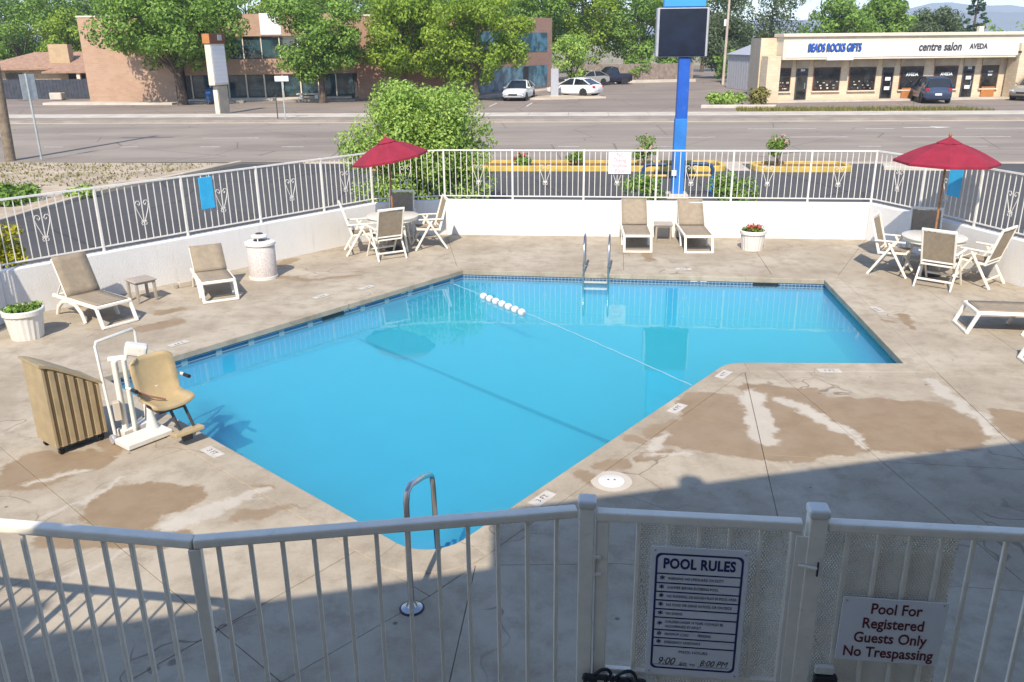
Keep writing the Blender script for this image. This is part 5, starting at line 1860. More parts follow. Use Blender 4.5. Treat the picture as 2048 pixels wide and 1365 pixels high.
# ---- utility pole and sign post on the verge
t = thing('utility_pole', 'weathered wooden utility pole on the dry verge', 'utility pole', (-19.9, 34.4, 0))
MB().tube([(0, 0, -0.05), (0.12, 0, 3), (0.32, 0, 9.5)], [0.20, 0.18, 0.13], 14).build('shaft', M['pole_wood'], t, smooth=True)
MB().bar((-1.0, 0, 8.7), (1.6, 0, 8.7), 0.09, 0.11).build('cross_arm', M['pole_wood'], t)
for x in (-0.85, 0.6, 1.45):
    MB().lathe([(0.04, 0), (0.05, 0.05), (0.03, 0.1), (0.045, 0.14), (0, 0.16)], 10, (x, 0, 8.76)).build('insulator', M['grey_metal'], t)
t = thing('street_sign', 'tall galvanised sign post with a blank grey plate on the dry verge', 'street sign', (-18.6, 34.3, 0))
MB().bar((0, 0, 0), (0, 0, 3.25), 0.06, 0.06).build('post', M['galv'], t)
MB().box((0, 0.05, 2.75), (0.62, 0.015, 0.95), rz=R(62)).build('plate', M['galv'], t, bevel=0.01)
t = thing('street_sign', 'slim sign post with a small pale plate on the far pavement', 'street sign', (-13.2, 51.6, 0.06))
MB().bar((0, 0, 0), (0, 0, 2.35), 0.06, 0.06).build('post', M['galv'], t)
MB().box((0, -0.045, 2.28), (0.80, 0.02, 0.30)).build('plate', M['signwhite'], t, bevel=0.01)
MB().bar((-0.55, 0.4, 0), (-0.55, 0.4, 1.35), 0.05, 0.05).build('short_post', M['dark'], t)

# ---- pylon sign across the street
t = thing('pylon_sign', 'tall white panelled pylon sign with an orange cap across the street', 'sign', (-18.6, 56.9, 0), R(76))
MB().box((0.1, 0, 0.85), (1.15, 0.34, 1.8)).build('base', M['lintel'], t, bevel=0.015)
MB().box((-0.5, 0, 0.75), (0.06, 0.30, 1.55)).build('side_plate', M['fascia'], t)
MB().box((0, 0, 3.05), (1.62, 0.42, 2.5)).build('panel_box', M['fascia'], t, bevel=0.02)
for i in range(9):
    MB().box((0.02, -0.216, 2.05 + i * 0.25), (1.5, 0.012, 0.235)).build('message_panel', M['signwhite'], t)
MB().box((0, 0, 4.60), (1.74, 0.52, 0.60)).build('cap', M['brown'], t, bevel=0.015)
MB().box((-0.885, 0, 4.60), (0.03, 0.50, 0.56)).build('orange_panel', M['orange'], t)
MB().box((0.25, -0.27, 4.66), (0.45, 0.02, 0.34)).build('emblem', M['grey_metal'], t)

# ================================================================== BUILDINGS ACROSS THE STREET
def wall_run(parent, a, b, z0, z1, mat, th=0.3, name='wall'):
    """upright wall slab from a to b"""
    a, b = Vector(a), Vector(b)
    d = (b - a).normalized()
    n = Vector((-d.y, d.x)) * th
    return MB().prism([tuple(a), tuple(b), tuple(b + n), tuple(a + n)], z0, z1).build(name, mat, parent)

def face_box(parent, name, a, b, u0, u1, z0, z1, mat, off, th=0.06, bevel=0.0):
    """panel on a wall face: u measured along a->b, off = outwards distance"""
    a, b = Vector(a), Vector(b)
    d = (b - a).normalized()
    n = Vector((d.y, -d.x))
    p, q = a + d * u0 + n * off, a + d * u1 + n * off
    return MB().prism([tuple(p), tuple(q), tuple(q - n * th), tuple(p - n * th)], z0, z1).build(name, mat, parent, bevel=bevel)

# two-storey brick office
of = thing('brick_office', 'two storey salmon brick office block with banded dark windows behind the trees', 'building')
BH = 6.35
F = [(-33.6, 70.8), (-26.2, 69.7), (-24.0, 72.6), (-12.9, 73.4), (-12.2, 71.3), (-3.0, 71.6), (4.0, 83.6)]
MB().prism([F[0], F[1], (-25.6, 84), (-34.6, 85)], -0.05, BH).build('left_wing', M['brick'], of)
MB().prism([F[4], F[5], F[6], (4.0, 88), (-12.4, 88)], -0.05, BH - 0.1).build('right_wing', M['brick_plain'], of)
# recessed middle: storeys stacked as bands
MB().prism([(-25.9, 71.2), (-12.5, 72.9), (-12.5, 84), (-25.9, 84)], -0.05, 1.95).build('ground_storey', M['dark'], of)
A_, B_ = (-25.8, 70.9), (-12.45, 72.5)
MB().prism([A_, B_, (-12.45, 84), (-25.8, 84)], 1.95, 3.15).build('spandrel', M['brick'], of)
MB().prism([(-25.7, 71.2), (-12.45, 72.9), (-12.45, 84), (-25.7, 84)], 3.15, 4.85).build('upper_storey', M['dark'], of)
MB().prism([A_, B_, (-12.45, 84), (-25.8, 84)], 4.85, BH + 0.15).build('parapet', M['brick'], of)
face_box(of, 'white_panel', A_, B_, 6.2, 7.8, 4.95, BH + 0.2, M['signwhite'], 0.05)
Lm = 13.4
for i in range(9):
    u0 = 0.5 + i * 1.42
    w = face_box(of, 'window', A_, B_, u0, u0 + 1.30, 3.2, 4.82, M['glass_teal'], -0.25)
    face_box(of, 'mullion', A_, B_, u0 - 0.1, u0 - 0.02, 3.18, 4.85, M['fascia'], -0.16)
    w = face_box(of, 'shop_window', A_, B_, u0, u0 + 1.30, 0.25, 1.9, M['glass_teal'], -0.25)
    face_box(of, 'column', A_, B_, u0 - 0.12, u0 - 0.02, 0.0, 1.95, M['fascia'], -0.05, 0.1)
face_box(of, 'plinth', A_, B_, 0.2, 13.0, -0.05, 0.18, M['sidewalk'], 1.2, 1.3)
C_, D_ = F[5], F[6]
for i in range(6):
    u0 = 1.0 + i * 2.0
    face_box(of, 'side_window', C_, D_, u0, u0 + 1.9, 3.4, 5.0, M['glass_blue'], 0.03)
    face_box(of, 'side_window', C_, D_, u0, u0 + 1.9, 0.3, 2.2, M['glass_blue'], 0.03)
face_box(of, 'entrance', C_, D_, 8.4, 9.3, 0.0, 2.15, M['black'], 0.06)
face_box(of, 'pavement', C_, D_, 0.0, 13.0, -0.05, 0.12, M['sidewalk'], 1.6, 1.6)
face_box(of, 'coping', F[0], F[1], -0.05, 7.55, BH, BH + 0.12, M['fascia'], 0.05, 0.4)
face_box(of, 'coping', F[4], F[5], 0, 9.2, BH - 0.1, BH + 0.02, M['fascia'], 0.05, 0.4)
# kerbed planting strip in front of the left wing
struct(MB().prism([(-36, 68.0), (-25.5, 66.6), (-25.3, 67.8), (-33, 69.3), (-36, 69.6)], -0.05, 0.14).build('planting_kerb', M['sidewalk'], bevel=0.02))
struct(MB().prism([(-25.0, 67.4), (-20.5, 68.0), (-20.7, 69.3), (-25.0, 68.8)], -0.05, 0.12).build('planting_kerb', M['walk_grey'], bevel=0.02))
struct(MB().prism([(-17.5, 68.4), (-12.0, 68.6), (-11.8, 70.0), (-17.0, 70.0)], -0.05, 0.14).build('planting_kerb', M['walk_grey'], bevel=0.02))
# bench
t = thing('bench', 'pale concrete bench in front of the brick office windows', 'bench', (-15.9, 70.6, 0), R(4))
MB().box((0, 0, 0.46), (2.1, 0.5, 0.12)).build('seat', M['sidewalk'], t, bevel=0.02)
for x in (-0.7, 0.5):
    MB().box((x, 0, 0.2), (0.28, 0.4, 0.42)).build('leg', M['white_paint'], t, bevel=0.02)
# mailbox
t = thing('mailbox', 'dark blue collection mailbox beside the brick office', 'mailbox', (-22.7, 67.2, 0), R(5))
MB().extrude([(-0.35, 0.15), (0.35, 0.15), (0.35, 0.95), (0.27, 1.12), (0.12, 1.2), (-0.12, 1.2), (-0.27, 1.12), (-0.35, 0.95)], -0.3, 0.3, 'x').build('body', M['bollard_dark'], t, bevel=0.01)
for x in (-0.22, 0.22):
    for y in (-0.25, 0.25):
        MB().bar((x, y, 0), (x, y, 0.16), 0.05).build('leg', M['dark'], t)
MB().box((-0.1, -0.36, 0.85), (0.35, 0.02, 0.12)).build('flap', M['blue_low'], t)

# low house on the far left, with dark board fence
h = thing('low_house', 'single storey house with terracotta hip roof and tan chimney behind the dark fence', 'house', (-43.0, 84, 0), R(4))
MB().box((0, 4, 1.15), (13, 8, 2.3)).build('wall', M['tan_wall'], h)
def hip(parent, x0, x1, y0, y1, z0, z1, inset, mat, name='roof'):
    ym = (y0 + y1) / 2
    v = [(x0, y0, z0), (x1, y0, z0), (x1, y1, z0), (x0, y1, z0), (x0 + inset, ym, z1), (x1 - inset, ym, z1), (x0, y0, z0 - .15), (x1, y0, z0 - .15), (x1, y1, z0 - .15), (x0, y1, z0 - .15)]
    return MB().add(v, [(0, 1, 5, 4), (1, 2, 5), (2, 3, 4, 5), (3, 0, 4), (6, 7, 1, 0), (7, 8, 2, 1), (8, 9, 3, 2), (9, 6, 0, 3), (6, 9, 8, 7)]).build(name, mat, parent)
rf = hip(h, -7.2, 7.2, -0.8, 8.8, 2.35, 3.75, 4.2, M['roof_tile'])
MB().box((0.6, 1.2, 3.3), (1.8, 1.1, 2.3)).build('chimney', M['tan_wall'], rf)
p_ = hip(h, 0.5, 7.0, -3.4, 0.4, 2.1, 2.6, 1.6, M['roof_tile'], 'porch_roof')
for x in (-3.5, 2.2, 4.6):
    w = MB().box((x, -0.04, 1.45), (1.5, 0.1, 1.0)).build('window', M['glass_dark'], h)
for x in (3.6, 6.8):
    MB().box((x, -3.1, 0.98), (0.3, 0.3, 1.95)).build('porch_post', M['fascia'], h)
t = thing('board_fence', 'dark blue grey board fence in front of the low house', 'fence', (-38.3, 76.0, 0), R(-4))
bd_me = MB().box((0, 0, 0.8), (0.285, 0.04, 1.6)).mesh('board', M['fence_dark'])
for i in range(38):
    link('board', bd_me, t, (-6.6 + i * 0.3, 0, random.uniform(-0.02, 0.02)))
MB().bar((-6.7, 0.05, 1.2), (4.7, 0.05, 1.2), 0.05, 0.1).build('rail', M['fence_dark'], t)
t = thing('concrete_planter', 'squat tan concrete planter in front of the dark board fence', 'planter', (-38.0, 74.4, 0))
MB().prism([(-0.5, -0.4), (0.5, -0.4), (0.5, 0.4), (-0.5, 0.4)], 0, 0.6).build('box', M['sidewalk'], t, bevel=0.05)
MB().box((0, 0, 0.61), (0.85, 0.65, 0.03)).build('soil', M['soil'], t)

# ---- shop row
S0, S1 = Vector((17.7, 62.5)), Vector((36.9, 64.3))
sd = (S1 - S0).normalized()
srz = math.atan2(sd.y, sd.x)
SL = (S1 - S0).length
sh_ = thing('shop_row', 'cream block single storey shop row with pale sign band and dark shop windows', 'building', (S0.x, S0.y, 0), srz)
SH = 4.5
MB().prism([(0.05, 0.62), (SL, 0.62), (SL + 2.2, 9.0), (2.45, 9.0)], -0.05, SH - 0.2).build('main_block', M['block'], sh_)
# projecting fascia with sign band
MB().box((SL / 2 + 0.55, 0.20, 3.62), (SL - 1.35, 1.5, 1.56)).build('fascia', M['fascia'], sh_, bevel=0.02)
MB().box((SL / 2 + 0.55, 0.15, 4.46), (SL - 1.15, 1.75, 0.22)).build('cornice', M['fascia'], sh_, bevel=0.02)
MB().box((SL / 2 + 0.5, -0.565, 3.50), (SL - 1.9, 0.05, 1.02)).build('sign_band', M['signband'], sh_, bevel=0.005)
MB().box((0.55, -0.25, 1.55), (0.95, 1.2, 3.12)).build('end_pier', M['block'], sh_, bevel=0.01)
MB().box((SL - 0.35, -0.25, 1.9), (0.9, 1.25, 3.82)).build('end_pier', M['block'], sh_, bevel=0.01)
# openings between: (u0,u1,kind)
ops = [(1.05, 2.36, 'w'), (2.86, 3.62, 'd'), (4.15, 6.02, 'w'), (6.80, 8.68, 'w'), (9.27, 10.03, 'd'), (10.62, 12.26, 'w'), (13.20, 14.88, 'w'), (15.38, 16.15, 'd'), (16.80, 18.0, 'w')]
for u0, u1, kd in ops:
    if kd == 'w':
        fr = MB().box(((u0 + u1) / 2, 0.585, 1.48), (u1 - u0 + 0.12, 0.06, 1.62)).build('window', M['brown'], sh_)
        MB().box(((u0 + u1) / 2, 0.55, 1.48), (u1 - u0, 0.05, 1.50)).build('pane', M['glass_dark'], fr)
        MB().box(((u0 + u1) / 2, 0.53, 0.64), (u1 - u0 + 0.25, 0.14, 0.08)).build('sill', M['fascia'], fr)
    else:
        dr = MB().box(((u0 + u1) / 2, 0.585, 1.12), (u1 - u0 + 0.1, 0.06, 2.24)).build('door', M['dark'], sh_)
        MB().box(((u0 + u1) / 2, 0.55, 1.0), (u1 - u0 - 0.1, 0.05, 1.9)).build('door_pane', M['glass_dark'], dr)
        MB().box(((u0 + u1) / 2, 0.55, 2.12), (u1 - u0 - 0.1, 0.05, 0.2)).build('transom', M['glass_dark'], dr)
        MB().box((u1 - 0.14, 0.515, 1.05), (0.03, 0.03, 0.4)).build('handle', M['galv'], dr)
    MB().box(((u0 + u1) / 2, 0.56, 2.56), (u1 - u0 + 0.2, 0.07, 0.5)).build('lintel_panel', M['lintel'], sh_)
# goods in the windows
for u0, u1, kd in ops[:4]:
    if kd == 'w':
        for i in range(11):
            x = u0 + 0.15 + (u1 - u0 - 0.3) * i / 10
            MB().box((x + random.uniform(-.08, .08), 0.517, 0.84 + 0.22 * ((i * 2) % 3) + random.uniform(-.04, .04)), (random.uniform(.06, .2), 0.015, random.uniform(.05, .13))).build('display_goods', random.choice([M['fascia'], M['lintel'], M['brown'], M['lintel'], M['taupe']]), sh_, bevel=0.004)
for u0, u1 in ((10.8, 12.0), (16.9, 17.9)):
    MB().box(((u0 + u1) / 2, 0.50, 0.45), (u1 - u0, 0.06, 0.7)).build('timber_panel', M['orange'], sh_, bevel=0.004)
UP = (R(90), 0, 0)
text_mesh('BEADS ROCKS GIFTS', 0.74, M['blue'], 'shop_lettering', sh_, (4.92, -0.60, 3.62), UP, depth=0.03, bold=0.022, sx=0.56)
text_mesh('BEADS ROCKS GIFTS', 0.74, M['dark'], 'offset_lettering', sh_, (4.86, -0.592, 3.55), UP, depth=0.005, bold=0.018, sx=0.56)  # flat dark copy of the lettering, set lower and to one side
text_mesh('centre salon', 0.78, M['dark'], 'salon_lettering', sh_, (12.6, -0.60, 3.60), UP, depth=0.03, bold=0.016, sx=0.82, shear=0.12)
text_mesh('AVEDA', 0.50, M['dark'], 'salon_lettering', sh_, (15.45, -0.60, 3.60), UP, depth=0.03, bold=0.012, sx=0.82)
for u in (11.45, 14.05):
    text_mesh('AVEDA', 0.30, M['signwhite'], 'window_lettering', sh_, (u, 0.515, 1.72), UP, depth=0.004, bold=0.012, sx=0.95)
text_mesh('HAIR SKIN', 0.15, M['signwhite'], 'window_lettering', sh_, (17.4, 0.515, 1.85), UP, depth=0.004, bold=0.008, sx=0.55)
text_mesh('BODY', 0.15, M['signwhite'], 'window_lettering', sh_, (17.4, 0.515, 1.62), UP, depth=0.004, bold=0.008, sx=0.8)
for u, n_ in ((3.24, '224'), (15.77, '222')):
    text_mesh(n_, 0.20, M['signwhite'], 'street_number', sh_, (u, 0.515, 2.12), UP, depth=0.004, bold=0.01)
for u in (9.65, 15.77):
    for z in (0.8, 1.45):
        MB().box((u, 0.515, z), (0.4, 0.01, 0.24)).build('notice', M['signwhite'], sh_)
MB().box((5.3, -0.66, 2.92), (1.9, 0.25, 0.25)).build('light_trough', M['signwhite'], sh_, bevel=0.01)
MB().box((SL - 0.9, -0.95, 3.2), (0.16, 0.2, 0.16)).build('wall_lamp', M['dark'], sh_, bevel=0.02)
MB().box((SL - 3.2, 0.5, 4.75), (0.35, 0.35, 0.4)).build('roof_vent', M['fascia'], sh_, bevel=0.02)
MB().box((SL / 2 + 0.3, -0.1, 0.02), (SL - 1.2, 1.1, 0.14)).build('front_step', M['sidewalk'], sh_)
# ---- corrugated shed
t = thing('metal_shed', 'plain grey corrugated metal shed beside the slim pole and shop row', 'shed', (20.2, 82.5, 0), R(-83))
vs, fs = [], []
k = 60
for i in range(k + 1):
    x = 17.0 * i / k
    y = 0.06 if i % 2 else 0.0
    vs += [(x, y, 0), (x, y, 3.0 + 0.45 * 0)]
for i in range(k):
    fs.append((2 * i, 2 * i + 2, 2 * i + 3, 2 * i + 1))
MB().add(vs, fs).build('side_cladding', M['grey_metal'], t)
MB().add([(0, 0.08, 0), (17, 0.08, 0), (17, 6, 0), (0, 6, 0), (0, 0.08, 3.0), (17, 0.08, 3.0), (17, 6, 3.0), (0, 6, 3.0), (0, 3, 4.0), (17, 3, 4.0)],
         [(0, 1, 5, 4), (2, 3, 7, 6), (0, 4, 8, 7, 3), (1, 2, 6, 9, 5)]).build('frame', M['grey_metal'], t)
MB().add([(-.2, -.15, 2.96), (17.2, -.15, 2.96), (17.2, 3, 4.06), (-.2, 3, 4.06), (17.2, 6.2, 2.96), (-.2, 6.2, 2.96)], [(0, 1, 2, 3), (3, 2, 4, 5)]).build('roof', M['grey_metal'], t)

# ---- wooden fence, retaining edge and slim pole behind the car park
t = thing('yard_fence', 'weathered board fence along the back of the car park', 'fence', (11.0, 95.0, 0), R(9))
bw_me = MB().box((0, 0, 0.95), (0.285, 0.04, 1.9)).mesh('board', M['fence_wood'])
for i in range(44):
    link('board', bw_me, t, (-4.0 + i * 0.3, 0, random.uniform(-0.03, 0.03)))
MB().box((2.4, -0.5, 0.12), (13.4, 0.5, 0.3)).build('footing', M['sidewalk'], t)
t = thing('slim_pole', 'slim pale wooden pole behind the grey shed', 'utility pole', (21.2, 88.0, 0))
MB().tube([(0, 0, 0), (0.05, 0, 5), (0.1, 0, 10)], [0.14, 0.12, 0.10], 10).build('shaft', M['gutter'], t, smooth=True)
MB().box((-0.2, -0.05, 5.8), (0.2, 0.12, 0.6)).build('meter_box', M['signwhite'], t)
# parking ticket pillar
t = thing('car_park_pillar', 'narrow pale grey pillar in front of the white saloon', 'pillar', (3.6, 70.6, 0), R(5))
MB().box((0, 0, 1.1), (0.62, 0.25, 2.2)).build('panel', M['grey_metal'], t, bevel=0.02)
MB().box((0, 0, 0.08), (0.8, 0.4, 0.16)).build('foot', M['sidewalk'], t, bevel=0.02)
struct(MB().prism([(1.4, 68.2), (3.2, 67.9), (7.6, 69.2), (7.2, 71.2), (3.4, 72.5), (2.0, 71.5)], -0.05, 0.09).build('kerb_island', M['gutter'], bevel=0.03))
# stone edging and scrub in front of the shed
struct(MB().prism([(12.6, 57.9), (17.4, 57.4), (17.6, 58.0), (12.8, 58.6)], -0.05, 0.16).build('stone_edging', M['sidewalk'], bevel=0.03))
shrub('scrub', 'yellow green scrub patch on the corner between the car park and the shed', 'shrub', (14.7, 60.2), ball_blobs(1.3, 0.9, 0.4, 0.45, 20, 0.45, 61, 0.05), 1300, 0.12, M['leaf_bush'], 61)
shrub('scrub', 'taller golden green scrub clump against the shop row pier', 'shrub', (17.0, 60.5), ball_blobs(0.8, 0.7, 0.5, 0.5, 14, 0.42, 62, 0.05), 900, 0.12, M['leaf_dry'], 62)

# ================================================================== VEHICLES
def make_car(label, loc, rz, paint, kind, cat='car', group=None):
    """nose towards +y; lofted body, tapered cabin, separate wheels and lamps"""
    t = thing({'saloon': 'parked_saloon', 'suv': 'parked_suv', 'pickup': 'parked_pickup'}[kind], label, cat, (*loc, -0.015), rz, group)
    if kind == 'saloon':
        W, wr = 0.90, 0.32
        st = [(-2.28, .70, .42, .70, .80), (-2.22, .80, .30, .86, .95), (-1.7, .88, .22, .93, 1.0), (-0.9, .90, .20, .92, .94), (0.6, .90, .20, .90, .92), (1.1, .89, .20, .86, .90), (1.8, .86, .22, .76, .82), (2.2, .78, .28, .62, .70), (2.30, .66, .36, .52, .58)]
        gh = [(-1.95, .97, .62), (-1.15, 1.36, .60), (-0.55, 1.43, .60), (0.05, 1.42, .60), (1.05, .92, .66)]
        wy = (-1.36, 1.40)
    else:
        W, wr = 0.92, 0.36
        st = [(-2.22, .74, .45, .80, .95), (-2.18, .84, .34, 1.00, 1.08), (-1.6, .90, .28, 1.06, 1.10), (-0.6, .92, .27, 1.05, 1.07), (0.7, .92, .27, 1.02, 1.05), (1.1, .91, .27, .98, 1.03), (1.8, .88, .28, .92, .98), (2.15, .82, .34, .78, .86), (2.24, .70, .42, .62, .68)]
        gh = [(-2.10, 1.06, .70), (-1.85, 1.60, .66), (-0.9, 1.70, .66), (0.15, 1.68, .66), (1.0, 1.03, .72)]
        wy = (-1.34, 1.36)
        if kind == 'pickup':
            gh = [(-0.75, 1.06, .70), (-0.60, 1.64, .66), (-0.2, 1.72, .66), (0.25, 1.70, .66), (1.0, 1.03, .72)]
    vs, fs = [], []
    for (y, w, zb, zs, zt) in st:
        half = [(w * 0.86, zb), (w, zb + 0.10), (w, zs - 0.12), (w * 0.95, zs), (w * 0.5, zt - 0.01)]
        row = half + [(0.0, zt)] + [(-x, z) for x, z in half[::-1]]
        vs += [(x, y, z) for x, z in row]
    m = 11
    for i in range(len(st) - 1):
        for j in range(m):
            a, b = i * m + j, i * m + (j + 1) % m
            fs.append((a, b, b + m, a + m))
    fs.append(tuple(range(m)))
    fs.append(tuple((len(st) - 1) * m + j for j in range(m))[::-1])
    MB().add(vs, fs).build('body', paint, t, smooth=True)
    # cabin glass
    vs, fs = [], []
    for (y, z, w) in gh:
        zb = min(z, 0.86 if kind == 'saloon' else 1.0)
        vs += [(W * 0.93, y, zb), (w, y, z), (-w, y, z), (-W * 0.93, y, zb)]
    for i in range(len(gh) - 1):
        for j in range(3):
            a = i * 4 + j
            fs.append((a, a + 1, a + 5, a + 4))
    fs += [(0, 3, 2, 1), tuple(4 * (len(gh) - 1) + j for j in range(4))]
    MB().add(vs, fs).build('cabin_glass', M['car_glass'], t)
    # roof skin and pillars
    vs, fs = [], []
    mids = gh[1:4]
    for (y, z, w) in mids:
        vs += [(w + 0.025, y, z - 0.02), (w * 0.8, y, z + 0.03), (0, y, z + 0.045), (-w * 0.8, y, z + 0.03), (-w - 0.025, y, z - 0.02)]
    for i in range(2):
        for j in range(4):
            a = i * 5 + j
            fs.append((a, a + 1, a + 6, a + 5))
    r_ = MB().add(vs, fs).build('roof', paint, t, smooth=True)
    r_.modifiers.new('thickness', 'SOLIDIFY').thickness = 0.04
    for s in (-1, 1):
        for (ya, za, wa), (yb, zb_, wb) in ((gh[1], gh[0]), (gh[3], gh[4])):
            MB().bar((s * (wa + 0.01), ya, za), (s * (W * 0.94), yb, zb_), 0.09, 0.05).build('pillar', paint, t)
        yc, zc, wc = gh[2]
        MB().bar((s * (wc + 0.015), yc + 0.15, zc), (s * (W * 0.945), yc + 0.15, 0.9), 0.09, 0.03).build('pillar', paint, t)
    for s in (-1, 1):
        for y in wy:
            wl_ = MB().lathe([(wr * 0.6, -0.10), (wr * 0.94, -0.105), (wr, -0.07), (wr, 0.07), (wr * 0.94, 0.105), (wr * 0.6, 0.10)], 22).build('tyre', M['rubber'], t, smooth=True)
            wl_.location = (s * (W - 0.085), y, wr)
            wl_.rotation_euler = (0, R(90), 0)
            MB().lathe([(0.03, -0.085), (wr * 0.3, -0.08), (wr * 0.6, -0.1), (wr * 0.62, 0.1), (wr * 0.3, 0.08), (0.03, 0.085)], 18).build('rim', M['rim'], wl_, smooth=True)
            MB().lathe([(wr * 1.0, s * 0.101), (wr * 1.16, s * 0.101)], 22, cap=False).build('wheel_well_shade', M['black'], wl_)  # black ring painted in for the shade inside the wheel well
        MB().box((s * W * 0.72, st[-1][0] - 0.06, (st[-1][2] + st[-1][4]) / 2 + 0.12), (0.34, 0.14, 0.13), rz=-s * R(22)).build('headlight', M['lamp_clear'], t, bevel=0.03)
        MB().box((s * W * 0.76, st[0][0] + 0.06, st[0][4] - 0.02), (0.26, 0.14, 0.17), rz=s * R(18)).build('tail_light', M['lamp_red'], t, bevel=0.03)
        MB().box((s * (W + 0.06), gh[4][0] - 0.12, 0.95 if kind == 'saloon' else 1.12), (0.16, 0.09, 0.12)).build('mirror', paint, t, bevel=0.03)
    MB().box((0, st[-1][0] - 0.0, st[-1][2] + 0.13), (0.7, 0.05, 0.12)).build('grille', M['black'], t, bevel=0.02)
    MB().box((0, st[0][0] - 0.01, 0.62), (0.42, 0.03, 0.13)).build('number_plate', M['signwhite'], t)
    MB().box((0, 0, 0.30), (1.5, 3.9, 0.16)).build('underbody', M['black'], t)
    return t
make_car('white saloon parked nose out beside the brick office', (0.75, 68.6), facing(-0.22, -0.97), M['car_white'], 'saloon')
make_car('white saloon parked side-on behind the narrow grey pillar', (5.35, 72.4), facing(-0.80, 0.60), M['car_white'], 'saloon')
make_car('black pickup parked in the shade by the weathered board fence', (10.4, 92.0), facing(-0.98, -0.2), M['car_black'], 'pickup', 'pickup')
make_car('pale beige saloon parked beside the black pickup', (7.9, 90.0), facing(-0.85, -0.5), M['car_beige'], 'saloon')
make_car('slate blue SUV parked tail out in front of the salon windows', (29.3, 61.5), facing(0.20, 0.98), M['car_blue'], 'suv', 'SUV')
make_car('beige pickup parked at the end pier of the shop row', (37.3, 62.6), facing(-0.80, -0.60), M['car_beige'], 'pickup', 'pickup')

# ================================================================== TREES
def make_tree(label, loc, trunk_h, crown, k, br, n, size, mat, seed, name='leafy_tree', group=None, lean=0.0, tr=0.24):
    """crown = (dx, dy, zc, rx, ry, rz)"""
    t = thing(name, label, 'tree', (*loc, -0.05), 0, group)
    rnd = random.Random(seed)
    dx, dy, zc, rx, ry, rz = crown
    mb = MB()
    top = (dx * 0.6 + lean, dy * 0.6, zc + rz * 0.25)
    mb.tube([(0, 0, 0), (0.05, 0.02, trunk_h * 0.35), (dx * .25 + lean * .4, dy * .25, trunk_h), (dx * .45 + lean * .8, dy * .45, (trunk_h + zc) / 2 + 0.3), top], [tr * 1.25, tr, tr * 0.8, tr * 0.55, tr * 0.2], 9)
    base = Vector((dx * .25 + lean * .4, dy * .25, trunk_h))
    for i in range(8):
        a = 2 * math.pi * i / 8 + rnd.uniform(-.3, .3)
        e = Vector((dx + math.cos(a) * rx * rnd.uniform(.5, .8), dy + math.sin(a) * ry * rnd.uniform(.5, .8), zc + rz * rnd.uniform(-.35, .5)))
        m_ = base.lerp(e, 0.5) + Vector((0, 0, 0.25 * rz * rnd.random()))
        b0 = base + Vector((0, 0, rnd.uniform(-0.25, 0.5) * trunk_h * 0.4))
        mb.tube([b0, m_, e], [tr * 0.42, tr * 0.28, tr * 0.09], 6)
    mb.build('trunk', M['bark'], t, smooth=True)
    bl = [(x + dx, y + dy, z, r) for x, y, z, r in ball_blobs(rx, ry, rz, zc, k, br, seed + 100)]
    leaf_object('crown', bl, n, size, mat, t, seed, 0.75)
    return t
FT_ = 'street trees in front of the brick office'
make_tree('broad dark green tree before the blank brick wing, with a leaning trunk', (-24.6, 66.4), 2.0, (-0.4, 0, 5.9, 4.9, 4.2, 3.3), 90, 1.1, 25000, 0.138, M['leaf_tree'], 201, group=FT_, tr=0.34)
make_tree('grey green tree hiding the office windows beside the white panel', (-14.2, 67.0), 1.9, (0.1, 0, 4.9, 3.5, 3.0, 3.3), 60, 0.9, 16000, 0.125, M['leaf_tree'], 202, group=FT_)
make_tree('lime green tree between the brick piers', (-8.1, 68.0), 1.9, (0.2, 0, 5.0, 3.5, 3.0, 3.4), 64, 0.95, 17000, 0.125, M['leaf_yellow'], 203, group=FT_)
make_tree('spreading lime green tree beside the parked white saloon', (-2.6, 67.2), 1.8, (0.0, 0, 4.8, 4.1, 3.2, 3.2), 70, 0.98, 18500, 0.125, M['leaf_yellow'], 204, group=FT_)
make_tree('small rounded pale green tree behind the white saloon', (5.3, 76.0), 1.0, (0.05, 0, 3.1, 1.95, 1.8, 1.75), 30, 0.6, 3000, 0.115, M['leaf_bush'], 205, tr=0.12)
BT = 'trees on the horizon behind the buildings'
